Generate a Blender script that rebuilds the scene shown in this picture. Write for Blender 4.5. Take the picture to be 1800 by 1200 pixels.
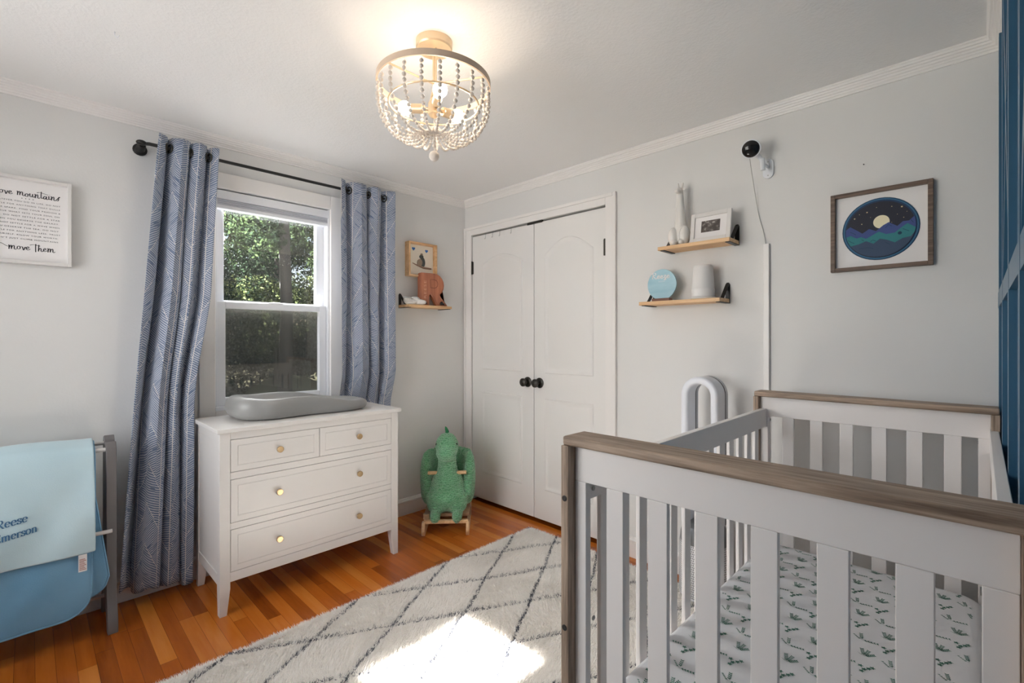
import bpy, math, random
import numpy as np
from mathutils import Vector, Matrix
random.seed(7)
R = math.radians
sc = bpy.context.scene
for o in list(bpy.data.objects): bpy.data.objects.remove(o)
col = sc.collection

# ------------------------------------------------ camera, view, world, sun, big lights
cam = bpy.data.cameras.new('camera'); camo = bpy.data.objects.new('camera', cam); col.objects.link(camo)
camo.location = (2.987, -2.49, 1.283); camo.rotation_euler = (R(90), 0, R(44.55))
cam.sensor_width = 36; cam.lens = 837 / 1800 * 36; cam.shift_y = -6 / 1800; cam.clip_start = 0.01; cam.clip_end = 200
sc.camera = camo
sc.view_settings.view_transform = 'Standard'; sc.view_settings.look = 'None'
sc.view_settings.gamma = 1; sc.view_settings.use_curve_mapping = False
sc.view_settings.exposure = 0.54
sc.cycles.use_denoising = True
sc.cycles.max_bounces = 10; sc.cycles.diffuse_bounces = 9; sc.cycles.transparent_max_bounces = 16
sc.cycles.sample_clamp_indirect = 10
SUN_STRENGTH = 300; SKY = 0.10; ADDED_FILL_W = 29; BULB = 3.6
w = bpy.data.worlds.new('sky'); sc.world = w; w.use_nodes = True
_n = w.node_tree.nodes; _l = w.node_tree.links
_sky = _n.new('ShaderNodeTexSky'); _sky.sky_type = 'NISHITA'; _sky.sun_disc = False
_sky.sun_elevation = R(47.7); _sky.sun_rotation = R(275)
_l.new(_sky.outputs[0], _n['Background'].inputs[0]); _n['Background'].inputs[1].default_value = SKY
sun = bpy.data.lights.new('sun', 'SUN'); suno = bpy.data.objects.new('sun', sun); col.objects.link(suno)
sun.energy = SUN_STRENGTH; sun.angle = R(0.6); sun.color = (1, .98, .95)
suno.location = (-9, -3, 11)
suno.rotation_euler = Vector((1.80, .115, -1.96)).to_track_quat('-Z', 'Y').to_euler()
def area(name, loc, direction, sx, sy, power, color=(1, 1, 1)):
    a = bpy.data.lights.new(name, 'AREA'); ao = bpy.data.objects.new(name, a); col.objects.link(ao)
    a.shape = 'RECTANGLE'; a.size = sx; a.size_y = sy; a.energy = power; a.color = color
    ao.location = loc; ao.rotation_euler = Vector(direction).to_track_quat('-Z', 'Z').to_euler(); return ao
# added soft fill light, set outside the added window behind the camera
area('added_front_fill', (1.15, -3.53, 1.45), (0, 1, -.05), 1.5, 1.3, ADDED_FILL_W, (1, .99, .98))
# sky light of the photographed window
area('daylight_left_window', (-.8, -1.5, 2.35), (1, .0, -.85), 1.2, 1.2, 110, (.96, .985, 1))

# ------------------------------------------------ helpers
def srgb(r, g, b):
    f = lambda c: (c / 255 / 12.92) if c / 255 <= .04045 else ((c / 255 + .055) / 1.055) ** 2.4
    return (f(r), f(g), f(b), 1)
class NT:
    def __init__(s, name):
        s.m = bpy.data.materials.new(name); s.m.use_nodes = True; s.t = s.m.node_tree; s.n = s.t.nodes
        s.b = s.n['Principled BSDF']; s.out = s.n['Material Output']
    def put(s, inp, v):
        if hasattr(v, 'links') or isinstance(v, bpy.types.NodeSocket): s.t.links.new(v, inp)
        else: inp.default_value = v
    def node(s, typ, ins=None, **kw):
        nd = s.n.new(typ)
        for k, v in kw.items(): setattr(nd, k, v)
        for k, v in (ins or {}).items(): s.put(nd.inputs[k], v)
        return nd
    def m2(s, op, a, b=0., c=None):
        nd = s.n.new('ShaderNodeMath'); nd.operation = op; s.put(nd.inputs[0], a); s.put(nd.inputs[1], b)
        if c is not None: s.put(nd.inputs[2], c)
        return nd.outputs[0]
    def xyz(s, kind='Object'):
        tc = s.node('ShaderNodeTexCoord'); sp = s.node('ShaderNodeSeparateXYZ', {0: tc.outputs[kind]}); return sp.outputs[0], sp.outputs[1], sp.outputs[2], tc.outputs[kind]
    def comb(s, x, y, z): return s.node('ShaderNodeCombineXYZ', {0: x, 1: y, 2: z}).outputs[0]
    def noise(s, vec, scale, detail=2., rough=.5):
        return s.node('ShaderNodeTexNoise', {'Vector': vec, 'Scale': scale, 'Detail': detail, 'Roughness': rough}).outputs[0]
    def white(s, vec): return s.node('ShaderNodeTexWhiteNoise', {'Vector': vec}).outputs[0]
    def mix(s, f, a, b):
        nd = s.n.new('ShaderNodeMix'); nd.data_type = 'RGBA'; s.put(nd.inputs[0], f); s.put(nd.inputs[6], a); s.put(nd.inputs[7], b); return nd.outputs[2]
    def ramp(s, f, stops):
        nd = s.n.new('ShaderNodeValToRGB'); s.put(nd.inputs[0], f); e = nd.color_ramp.elements
        while len(e) < len(stops): e.new(.5)
        for i, (p, c) in enumerate(stops): e[i].position = p; e[i].color = c
        return nd.outputs[0]
    def bump(s, h, strength=.2, dist=.01):
        nd = s.node('ShaderNodeBump', {'Strength': strength, 'Distance': dist, 'Height': h}); s.t.links.new(nd.outputs[0], s.b.inputs['Normal'])
    def set(s, **k):
        for a, v in k.items(): s.put(s.b.inputs[{'color': 'Base Color', 'rough': 'Roughness', 'metal': 'Metallic', 'spec': 'Specular IOR Level', 'sheen': 'Sheen Weight', 'coat': 'Coat Weight', 'trans': 'Transmission Weight', 'sub': 'Subsurface Weight'}[a]], v)
        return s
def plain(name, rgb, rough=.5, metal=0., bump=None, **k):
    t = NT(name); t.set(color=srgb(*rgb), rough=rough, metal=metal, **k)
    if bump:
        v = t.xyz()[3]; t.bump(t.noise(v, bump[0], 3.), bump[1], bump[2] if len(bump) > 2 else .004)
    return t.m
def wood(name, c1, c2, axis='x', sc_=1., rough=.5, lo=.35, hi=.65):
    t = NT(name); x, y, z, v = t.xyz()
    k = {'x': (3, 60, 60), 'y': (60, 3, 60), 'z': (60, 60, 3)}[axis]
    vec = t.comb(t.m2('MULTIPLY', x, k[0] * sc_), t.m2('MULTIPLY', y, k[1] * sc_), t.m2('MULTIPLY', z, k[2] * sc_))
    n = t.noise(vec, 1., 5., .65); n2 = t.noise(vec, 3.3, 2.)
    f = t.m2('ADD', t.m2('MULTIPLY', n, .75), t.m2('MULTIPLY', n2, .25))
    t.set(color=t.ramp(f, [(lo, srgb(*c1)), (hi, srgb(*c2))]), rough=rough); t.bump(f, .15, .002); return t.m

class MB:
    def __init__(s): s.v = []; s.f = []; s.mi = []; s.uv = {}
    def add(s, vs, fs, mi=0):
        b = len(s.v); s.v += [tuple(p) for p in vs]
        for f in fs: s.f.append(tuple(i + b for i in f)); s.mi.append(mi)
        return s
    def box(s, a, b, mi=0, M=None):
        (x0, y0, z0), (x1, y1, z1) = [min(p, q) for p, q in zip(a, b)], [max(p, q) for p, q in zip(a, b)]
        vs = [(x0, y0, z0), (x1, y0, z0), (x1, y1, z0), (x0, y1, z0), (x0, y0, z1), (x1, y0, z1), (x1, y1, z1), (x0, y1, z1)]
        if M: vs = [M @ Vector(p) for p in vs]
        return s.add(vs, [(0, 3, 2, 1), (4, 5, 6, 7), (0, 1, 5, 4), (1, 2, 6, 5), (2, 3, 7, 6), (3, 0, 4, 7)], mi)
    def tube(s, path, r, seg=10, closed=False, mi=0, caps=True):
        P = [Vector(p) for p in path]; n = len(P); rr = r if hasattr(r, '__len__') else [r] * n
        up = None; vs = []
        for i in range(n):
            if closed: d = P[(i + 1) % n] - P[i - 1]
            else: d = P[min(i + 1, n - 1)] - P[max(i - 1, 0)]
            d.normalize()
            if up is None:
                up = Vector((0, 0, 1)) if abs(d.z) < .9 else Vector((1, 0, 0))
            up = (up - d * up.dot(d)); up.normalize(); sd = d.cross(up)
            for k in range(seg):
                a = 2 * math.pi * k / seg; vs.append(P[i] + (up * math.cos(a) + sd * math.sin(a)) * rr[i])
        fs = []
        for i in range(n if closed else n - 1):
            j = (i + 1) % n
            for k in range(seg):
                k2 = (k + 1) % seg; fs.append((i * seg + k, i * seg + k2, j * seg + k2, j * seg + k))
        if not closed and caps: fs += [tuple(range(seg))[::-1], tuple((n - 1) * seg + k for k in range(seg))]
        return s.add(vs, fs, mi)
    def lathe(s, prof, c=(0, 0, 0), seg=32, axis=(0, 0, 1), mi=0, caps=True):
        q = Vector((0, 0, 1)).rotation_difference(Vector(axis).normalized()); vs = []; C_ = Vector(c)
        for r, z in prof:
            for k in range(seg):
                a = 2 * math.pi * k / seg; vs.append(C_ + q @ Vector((r * math.cos(a), r * math.sin(a), z)))
        fs = []
        for i in range(len(prof) - 1):
            for k in range(seg):
                k2 = (k + 1) % seg; fs.append((i * seg + k, i * seg + k2, (i + 1) * seg + k2, (i + 1) * seg + k))
        n = len(prof)
        if caps and prof[0][0] > 1e-5: fs.append(tuple(range(seg))[::-1])
        if caps and prof[-1][0] > 1e-5: fs.append(tuple((n - 1) * seg + k for k in range(seg)))
        return s.add(vs, fs, mi)
    def ell(s, c, r, su=16, sv=10, mi=0, M=None):
        rx, ry, rz = r if hasattr(r, '__len__') else (r, r, r)
        vs = []; fs = []
        vs.append(Vector((0, 0, -rz)))
        for j in range(1, sv):
            p = -math.pi / 2 + math.pi * j / sv
            for i in range(su):
                a = 2 * math.pi * i / su; vs.append(Vector((rx * math.cos(p) * math.cos(a), ry * math.cos(p) * math.sin(a), rz * math.sin(p))))
        vs.append(Vector((0, 0, rz))); t = len(vs) - 1
        for i in range(su):
            i2 = (i + 1) % su; fs.append((0, 1 + i2, 1 + i)); fs.append((t, 1 + (sv - 2) * su + i, 1 + (sv - 2) * su + i2))
            for j in range(sv - 2): fs.append((1 + j * su + i, 1 + j * su + i2, 1 + (j + 1) * su + i2, 1 + (j + 1) * su + i))
        if M: vs = [M @ p for p in vs]
        return s.add([Vector(c) + p for p in vs], fs, mi)
    def prism(s, poly, fn, d0, d1, mi=0):
        n = len(poly); vs = [fn(u, v, d0) for u, v in poly] + [fn(u, v, d1) for u, v in poly]
        fs = [tuple(range(n))[::-1], tuple(range(n, 2 * n))] + [(i, (i + 1) % n, n + (i + 1) % n, n + i) for i in range(n)]
        return s.add(vs, fs, mi)
    def rings(s, rings, fn, mi=0, fill=True):   # rings of equal count: list of (poly2d, depth)
        n = len(rings[0][0]); vs = []
        for poly, d in rings: vs += [fn(u, v, d) for u, v in poly]
        fs = []
        for j in range(len(rings) - 1):
            for i in range(n): fs.append((j * n + i, j * n + (i + 1) % n, (j + 1) * n + (i + 1) % n, (j + 1) * n + i))
        if fill: fs.append(tuple((len(rings) - 1) * n + i for i in range(n)))
        return s.add(vs, fs, mi)
    def ribbon(s, pts, width, fn, d=0., mi=0):
        n = len(pts); L = []; Rr = []
        for i in range(n):
            a = pts[max(i - 1, 0)]; b = pts[min(i + 1, n - 1)]; dx, dy = b[0] - a[0], b[1] - a[1]; l = math.hypot(dx, dy) or 1
            ww = width(dx / l, dy / l, i / max(n - 1, 1)) / 2 if callable(width) else width / 2
            L.append(fn(pts[i][0] - dy / l * ww, pts[i][1] + dx / l * ww, d)); Rr.append(fn(pts[i][0] + dy / l * ww, pts[i][1] - dx / l * ww, d))
        return s.add(L + Rr, [(i, i + 1, n + i + 1, n + i) for i in range(n - 1)], mi)
W0 = {}
def obj(name, mb, mats, parent=None, bevel=0, smooth=True, seg=2, mods=(), base=None):
    me = bpy.data.meshes.new(name)
    off = Vector(W0[parent.name]) if parent else (Vector(base) if base else Vector((0, 0, 0)))
    me.from_pydata([Vector(p) - off for p in mb.v], [], mb.f)
    if not isinstance(mats, (list, tuple)): mats = [mats]
    for m in mats: me.materials.append(m)
    if len(mats) > 1: me.polygons.foreach_set('material_index', mb.mi)
    if mb.uv:
        uvl = me.uv_layers.new(name='UVMap'); lv = np.empty(len(me.loops), dtype=np.int32); me.loops.foreach_get('vertex_index', lv)
        a = np.zeros((len(mb.v), 2)); 
        for k, v in mb.uv.items(): a[k] = v
        uvl.data.foreach_set('uv', a[lv].ravel())
    me.update()
    if smooth:
        me.polygons.foreach_set('use_smooth', [True] * len(me.polygons)); me.set_sharp_from_angle(angle=R(38))
    o = bpy.data.objects.new(name, me); col.objects.link(o)
    if parent: o.parent = parent
    elif base: o.location = base
    W0[o.name] = tuple(off)
    if bevel:
        b = o.modifiers.new('bevel', 'BEVEL'); b.width = bevel; b.segments = seg; b.limit_method = 'ANGLE'; b.angle_limit = R(35); b.harden_normals = True
    for typ, kw in mods:
        md = o.modifiers.new(typ.lower(), typ)
        for k, v in kw.items(): setattr(md, k, v)
    return o
def tag(o, label, cat, group=None, kind=None):
    if label: o['label'] = label
    if cat: o['category'] = cat
    if group: o['group'] = group
    if kind: o['kind'] = kind
    return o
def thing(name, loc, label, cat, group=None):
    o = bpy.data.objects.new(name, None); col.objects.link(o); o.location = loc; o.empty_display_size = .05; W0[o.name] = tuple(loc)
    return tag(o, label, cat, group)
def struct(name, mb, m, parent=None, **k):
    o = obj(name, mb, m, parent, **k)
    if not parent: o['kind'] = 'structure'
    return o
def sroot(name, loc=(0, 0, 0)):
    o = bpy.data.objects.new(name, None); col.objects.link(o); o.location = loc; W0[o.name] = tuple(loc); o['kind'] = 'structure'; return o
def B(*boxes):
    m = MB()
    for a, b in boxes: m.box(a, b)
    return m
XZ = lambda y0, s=-1: (lambda u, v, d: (u, y0 + s * d, v))      # on the back wall, d towards the room
YZ = lambda x0, s=1: (lambda u, v, d: (x0 + s * d, u, v))       # on the left wall
def text_mesh(s_, size, spacing=1., extr=0.):
    cu = bpy.data.curves.new('t', 'FONT'); cu.body = s_; cu.size = size; cu.space_character = spacing; cu.extrude = extr; cu.resolution_u = 3
    cu.align_x = 'CENTER'
    o = bpy.data.objects.new('t', cu); col.objects.link(o); dg = bpy.context.evaluated_depsgraph_get()
    me = bpy.data.meshes.new_from_object(o.evaluated_get(dg)); vs = [tuple(v.co) for v in me.vertices]; fs = [tuple(p.vertices) for p in me.polygons]
    bpy.data.objects.remove(o); bpy.data.meshes.remove(me); return vs, fs
def add_text(mb, s_, size, fn, cx, cy, spacing=1., d=.0005, width=None, mi=0):
    vs, fs = text_mesh(s_, size, spacing); k = 1.
    if width:
        w_ = max(v[0] for v in vs) - min(v[0] for v in vs); k = width / w_
    x0 = (max(v[0] for v in vs) + min(v[0] for v in vs)) / 2
    mb.add([fn(cx + (v[0] - x0) * k, cy + v[1], d) for v in vs], fs, mi)
def smoothpath(pts, n=6):
    out = []
    P = [pts[0]] + list(pts) + [pts[-1]]
    for i in range(1, len(P) - 2):
        p0, p1, p2, p3 = P[i - 1], P[i], P[i + 1], P[i + 2]
        for k in range(n):
            t = k / n; out.append(tuple(.5 * ((2 * b) + (c - a) * t + (2 * a - 5 * b + 4 * c - d) * t * t + (-a + 3 * b - 3 * c + d) * t ** 3) for a, b, c, d in zip(p0, p1, p2, p3)))
    out.append(tuple(pts[-1])); return out
# hand lettering: strokes in a unit x-height box, (advance, [strokes])
SCRIPT = {
 'm': (1.25, [[(0, .9), (.08, 1), (.1, .5), (.08, 0), (.12, .55), (.35, .95), (.45, .8), (.43, .05), (.5, .6), (.75, .95), (.85, .75), (.85, .2), (1.0, .03), (1.2, .25)]]),
 'n': (.85, [[(0, .9), (.08, 1), (.1, .5), (.08, 0), (.14, .55), (.4, .95), (.5, .75), (.5, .2), (.62, .03), (.85, .25)]]),
 'o': (.7, [[(.3, .8), (.08, .65), (.02, .3), (.2, .05), (.42, .2), (.45, .6), (.28, .8), (.4, .68), (.7, .75)]]),
 'v': (.65, [[(0, .75), (.08, .8), (.18, .3), (.26, .03), (.42, .45), (.5, .8), (.65, .7)]]),
 'e': (.65, [[(0, .3), (.3, .45), (.4, .68), (.25, .82), (.06, .55), (.06, .2), (.25, .02), (.62, .3)]]),
 'u': (.8, [[(0, .7), (.06, .8), (.05, .25), (.2, .03), (.42, .3), (.48, .8), (.46, .2), (.58, .03), (.8, .25)]]),
 't': (.55, [[(.2, 1.7), (.16, .9), (.16, .2), (.3, .02), (.55, .25)], [(-.5, 1.25), (-.1, 1.45), (.6, 1.3), (1.3, 1.1)]]),
 'T': (.55, [[(.2, 1.7), (.16, .9), (.18, -.35)], [(-.7, 1.3), (-.1, 1.5), (.5, 1.35), (.9, 1.25)]]),
 'a': (.8, [[(.45, .7), (.25, .82), (.03, .5), (.12, .06), (.36, .3), (.48, .78), (.46, .2), (.58, .03), (.8, .25)]]),
 'i': (.4, [[(0, .6), (.08, .8), (.07, .2), (.2, .03), (.4, .25)], [(.12, 1.15), (.15, 1.22)]]),
 's': (.75, [[(0, .1), (.3, .6), (.5, 1.), (.62, .95), (.4, .7), (.42, .35), (.3, .0), (.08, -.02)]]),
 'h': (.8, [[(.12, 1.7), (.08, .8), (.06, 0), (.12, .5), (.36, .85), (.46, .65), (.45, .2), (.58, .03), (.8, .25)]]),
 'z': (.6, [[(.02, .7), (.2, .82), (.4, .75), (.1, .2), (.3, .15), (.4, -.3), (.2, -.5), (.1, -.3), (.6, .3)]]),
 'R': (1.1, [[(.2, 1.6), (.2, .8), (.1, 0)], [(-.1, 1.3), (.2, 1.65), (.7, 1.6), (.75, 1.15), (.25, .85), (.5, .5), (.8, 0), (1.1, .25)]]),
}
def script_text(mb, s_, xh, fn, cx, cy, width, d=.0006, pen=.16, dance=0., mi=0):
    tot = sum(SCRIPT[c][0] if c != ' ' else .6 for c in s_); kx = width / tot; x = 0
    for i, c in enumerate(s_):
        if c == ' ': x += .6; continue
        adv, st = SCRIPT[c]; dy = dance * (1 if i % 2 else -1) * .12
        for q in st:
            P = [(cx - width / 2 + (x + a) * kx, cy + (b + dy) * xh) for a, b in smoothpath(q, 5)]
            mb.ribbon(P, lambda dx, dy_, t: xh * pen * (.45 + .8 * abs(dy_)), fn, d, mi)
        x += adv
def arc(cx, cy, rx, ry, a0, a1, n=14): return [(cx + rx * math.cos(R(a0 + (a1 - a0) * i / n)), cy + ry * math.sin(R(a0 + (a1 - a0) * i / n))) for i in range(n + 1)]
SERIF = {   # roman letters, x-height 1, cap height 1.5
 'R': (1.15, [[(.25, 0), (.25, 1.5)], [(.05, 0), (.45, 0)], [(.05, 1.5), (.3, 1.5)], [(.25, 1.5), (.55, 1.5)] + arc(.55, 1.13, .33, .37, 90, -90) + [(.25, .76)], [(.5, .76), (.7, .4), (.95, 0), (1.15, 0)]]),
 'E': (1.1, [[(.25, 0), (.25, 1.5)], [(.05, 0), (.95, 0), (1., .3)], [(.05, 1.5), (.9, 1.5), (.92, 1.2)], [(.25, .77), (.7, .77)], [(.7, .6), (.7, .95)]]),
 'e': (.85, [[(.1, .55), (.72, .55)] + arc(.42, .5, .32, .48, 10, 320)]),
 's': (.7, [[(.58, .98), (.57, .7)], arc(.34, .74, .22, .24, 60, 200, 8) + [(.35, .5)] + arc(.34, .26, .24, .26, 60, -130, 10), [(.08, .0), (.08, .3)]]),
 'm': (1.5, [[(.2, 0), (.2, .95)], [(.0, .95), (.22, .95)], [(.05, 0), (.38, 0)], arc(.45, .62, .25, .36, 150, 0, 8) + [(.7, 0)], [(.55, 0), (.87, 0)], arc(.95, .62, .25, .36, 150, 0, 8) + [(1.2, 0)], [(1.05, 0), (1.38, 0)]]),
 'n': (1.0, [[(.2, 0), (.2, .95)], [(.0, .95), (.22, .95)], [(.05, 0), (.38, 0)], arc(.46, .62, .26, .36, 150, 0, 8) + [(.72, 0)], [(.57, 0), (.9, 0)]]),
 'r': (.72, [[(.2, 0), (.2, .95)], [(.0, .95), (.22, .95)], [(.05, 0), (.4, 0)], arc(.45, .68, .25, .3, 150, 60, 6) + [(.64, .8)]]),
 'o': (.95, [arc(.45, .5, .36, .5, 0, 360, 22)]),
}
def serif_text(mb, s_, xh, fn, cx, cy, width, d=.001, mi=0):
    tot = sum(SERIF[c][0] for c in s_); kx = width / tot; x = 0
    for c in s_:
        adv, st = SERIF[c]
        for q in st: mb.ribbon([(cx - width / 2 + (x + a) * kx, cy + b * xh) for a, b in q], lambda dx, dy, t: xh * (.07 + .17 * abs(dy)), fn, d, mi)
        x += adv

# ------------------------------------------------ materials
def wallpaint(name, rgb, bs=.12):
    t = NT(name); v = t.xyz()[3]; t.set(color=srgb(*rgb), rough=.55); t.bump(t.m2('ADD', t.noise(v, 90., 3.), t.noise(v, 14., 2.)), bs, .003); return t.m
M_wall = wallpaint('wall_paint', (222, 221, 219))
M_ceil = wallpaint('ceiling_stipple', (238, 237, 236), .45)
M_trim = plain('trim_paint', (236, 233, 230), .35)
M_door = plain('door_paint', (232, 230, 227), .38, bump=(40, .05))
M_blue = plain('blue_wall_paint', (52, 94, 122), .3, bump=(30, .08))
M_black = plain('black_metal', (38, 37, 36), .42, .3)
M_bronze = plain('dark_bronze', (58, 55, 50), .35, .5)
M_white = plain('white_paint', (222, 219, 216), .35)
M_vinyl = plain('white_vinyl', (232, 234, 238), .3)
M_brass = plain('satin_brass', (205, 178, 138), .32, .85)
M_gold = plain('champagne_gold', (224, 202, 170), .34, .6)
M_crib = plain('crib_white', (236, 231, 228), .38, bump=(60, .03))
M_cribwood_x = wood('crib_wood_x', (108, 88, 72), (178, 156, 136), 'x', 1., .55, .38, .6)
M_cribwood_z = wood('crib_wood_z', (108, 88, 72), (178, 156, 136), 'z', 1., .55, .38, .6)
M_pine_x = wood('pine_x', (196, 150, 102), (232, 196, 152), 'x', .5, .5)
M_pine_y = wood('pine_y', (196, 150, 102), (232, 196, 152), 'y', .5, .5)
M_frame_brown = wood('frame_brown', (78, 62, 52), (128, 106, 90), 'x', 1.5, .5)
M_paper = plain('paper', (236, 233, 232), .7)
M_ink = plain('ink', (38, 40, 46), .6)
M_steel = plain('steel', (170, 170, 168), .3, .9)
M_dark = plain('dark_gap', (24, 20, 18), .8)
def floor_mat():
    t = NT('oak_floor'); x, y, z, v = t.xyz()
    row = t.m2('FLOOR', t.m2('DIVIDE', y, .0575)); rr = t.white(t.comb(row, 3.1, 0))
    xx = t.m2('ADD', t.m2('DIVIDE', x, .95), t.m2('MULTIPLY', rr, 7.3)); pid = t.m2('FLOOR', xx)
    r1 = t.white(t.comb(row, pid, 1.7))
    g = t.noise(t.comb(t.m2('MULTIPLY', x, 3.), t.m2('MULTIPLY', y, 40.), t.m2('MULTIPLY', r1, 30.)), 1., 6., .65)
    g2 = t.noise(t.comb(t.m2('MULTIPLY', x, 1.2), t.m2('MULTIPLY', y, 9.), t.m2('MULTIPLY', r1, 50.)), 2.2, 3., .6)
    f = t.m2('ADD', t.m2('MULTIPLY', r1, .5), t.m2('ADD', t.m2('MULTIPLY', g, .25), t.m2('MULTIPLY', g2, .3)))
    c = t.ramp(f, [(.2, srgb(128, 62, 18)), (.42, srgb(172, 90, 26)), (.62, srgb(194, 108, 34)), (.88, srgb(212, 134, 56))])
    fr = t.m2('FRACT', t.m2('DIVIDE', y, .0575)); fx = t.m2('FRACT', xx)
    seam = t.m2('MAXIMUM', t.m2('LESS_THAN', fr, .025), t.m2('LESS_THAN', fx, .0022))
    t.set(color=t.mix(t.m2('MULTIPLY', seam, .65), c, srgb(60, 28, 10)), rough=t.m2('ADD', t.m2('MULTIPLY', g2, .12), .17)); t.bump(t.m2('SUBTRACT', t.m2('MULTIPLY', g, .2), seam), .12, .001); return t.m
M_floor = floor_mat()
def curtain_mat():
    t = NT('curtain_fabric'); tc = t.node('ShaderNodeTexCoord'); sp = t.node('ShaderNodeSeparateXYZ', {0: tc.outputs['UV']}); u, v = sp.outputs[0], sp.outputs[1]
    W_, H_ = .15, .19; cu = t.m2('DIVIDE', u, W_); fu = t.m2('FRACT', cu); ci = t.m2('FLOOR', cu); tri = t.m2('ABSOLUTE', t.m2('SUBTRACT', fu, .5))
    vv = t.m2('ADD', t.m2('DIVIDE', v, H_), t.m2('ADD', t.m2('MULTIPLY', tri, 1.5), t.m2('MULTIPLY', t.white(t.comb(ci, 1., 2.)), 3.)))
    bi = t.m2('FLOOR', vv); fb = t.m2('FRACT', vv); rnd = t.white(t.comb(bi, ci, 5.)); par = t.m2('SUBTRACT', t.m2('MULTIPLY', t.m2('MODULO', t.m2('ABSOLUTE', bi), 2.), 2.), 1.)
    sl = t.m2('MULTIPLY', par, t.m2('ADD', .35, t.m2('MULTIPLY', rnd, .7)))
    wob = t.noise(tc.outputs['UV'], 18., 2.)
    q = t.m2('ADD', t.m2('ADD', v, t.m2('MULTIPLY', u, sl)), t.m2('MULTIPLY', wob, .012))
    fl = t.m2('FRACT', t.m2('DIVIDE', q, .0112)); brk = t.noise(t.comb(t.m2('MULTIPLY', u, 14.), t.m2('MULTIPLY', q, 175.), 0.), 1., 1.)
    line = t.m2('MULTIPLY', t.m2('LESS_THAN', fl, .42), t.m2('GREATER_THAN', brk, .37))
    edge = t.m2('MAXIMUM', t.m2('LESS_THAN', fb, .022), t.m2('LESS_THAN', fu, .022))
    base = t.mix(t.noise(tc.outputs['UV'], 9., 3.), srgb(74, 93, 124), srgb(118, 134, 160))
    c = t.mix(t.m2('MULTIPLY', line, .78), base, srgb(208, 211, 217)); c = t.mix(t.m2('MULTIPLY', edge, .85), c, srgb(226, 220, 212))
    t.set(color=c, rough=.62, sheen=.15); t.bump(t.m2('ADD', line, t.noise(tc.outputs['UV'], 400., 1.)), .15, .001)
    tr = t.node('ShaderNodeBsdfTranslucent', {'Color': c}); mx = t.node('ShaderNodeMixShader', {0: .06, 1: t.b.outputs[0], 2: tr.outputs[0]}); t.t.links.new(mx.outputs[0], t.out.inputs[0]); return t.m
M_curtain = curtain_mat()
def glass_mat(name, tint=(1, 1, 1, 1), haze=0.):
    t = NT(name); tr = t.node('ShaderNodeBsdfTransparent', {'Color': tint}); gl = t.node('ShaderNodeBsdfGlossy', {'Roughness': .02}); fr = t.node('ShaderNodeFresnel', {'IOR': 1.45})
    mx = t.node('ShaderNodeMixShader', {0: t.m2('MULTIPLY', fr.outputs[0], .8), 1: tr.outputs[0], 2: gl.outputs[0]}); s_ = mx.outputs[0]
    if haze:
        df = t.node('ShaderNodeBsdfDiffuse', {'Color': srgb(190, 188, 182)}); s_ = t.node('ShaderNodeMixShader', {0: haze, 1: s_, 2: df.outputs[0]}).outputs[0]
    t.t.links.new(s_, t.out.inputs[0]); return t.m
M_glass = glass_mat('window_glass', haze=.018); M_picglass = glass_mat('picture_glass')
def screen_mat():
    t = NT('insect_screen'); v = t.xyz()[3]; tr = t.node('ShaderNodeBsdfTransparent', {'Color': (.95, .95, .95, 1)}); df = t.node('ShaderNodeBsdfDiffuse', {'Color': srgb(84, 82, 76)})
    mx = t.node('ShaderNodeMixShader', {0: t.m2('ADD', .36, t.m2('MULTIPLY', t.noise(v, 7., 3.), .18)), 1: tr.outputs[0], 2: df.outputs[0]}); t.t.links.new(mx.outputs[0], t.out.inputs[0]); return t.m
M_screen = screen_mat()
def rug_mat():
    t = NT('rug_pile'); x, y, z, v = t.xyz()
    nz = t.m2('MULTIPLY', t.m2('SUBTRACT', t.noise(v, 5., 3.), .5), .07); nz2 = t.m2('MULTIPLY', t.m2('SUBTRACT', t.noise(v, 60., 2.), .5), .035)
    def fam(k, c0, sp, nrm):
        q = t.m2('ADD', t.m2('ADD', y, t.m2('MULTIPLY', x, k)), t.m2('ADD', nz, nz2)); q = t.m2('DIVIDE', t.m2('SUBTRACT', q, c0), sp)
        d = t.m2('ABSOLUTE', t.m2('SUBTRACT', t.m2('FRACT', t.m2('ADD', q, .5)), .5)); return t.m2('MULTIPLY', d, sp / nrm)
    d = t.m2('MINIMUM', fam(1.77, .105, .548, 2.03), fam(-1.9, -2.34, .594, 2.15))
    ln = t.m2('MULTIPLY', t.m2('LESS_THAN', d, .0062), t.m2('GREATER_THAN', t.noise(v, 70., 1.), .44))
    base = t.mix(t.noise(v, 45., 3.), srgb(240, 236, 230), srgb(253, 251, 248))
    t.set(color=t.mix(t.m2('MULTIPLY', ln, .9), base, srgb(58, 66, 84)), rough=.9, spec=.1); return t.m
M_rug = rug_mat()
M_ltblue = None
def cloth(name, c1, c2, scale=6., bs=.2):
    t = NT(name); v = t.xyz()[3]; t.set(color=t.mix(t.noise(v, scale, 4.), srgb(*c1), srgb(*c2)), rough=.85, sheen=.3); t.bump(t.noise(v, 260., 2.), bs, .002); return t.m
M_ltblue = cloth('pale_blue_fleece', (178, 208, 220), (204, 224, 230)); M_midblue = cloth('sky_blue_jersey', (98, 154, 192), (128, 176, 208))
M_greyframe = plain('grey_painted_wood', (112, 108, 108), .45)
M_pad = plain('grey_foam_pad', (150, 150, 148), .34, bump=(200, .03))
M_ceramic = plain('white_ceramic', (226, 223, 218), .18)
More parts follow.
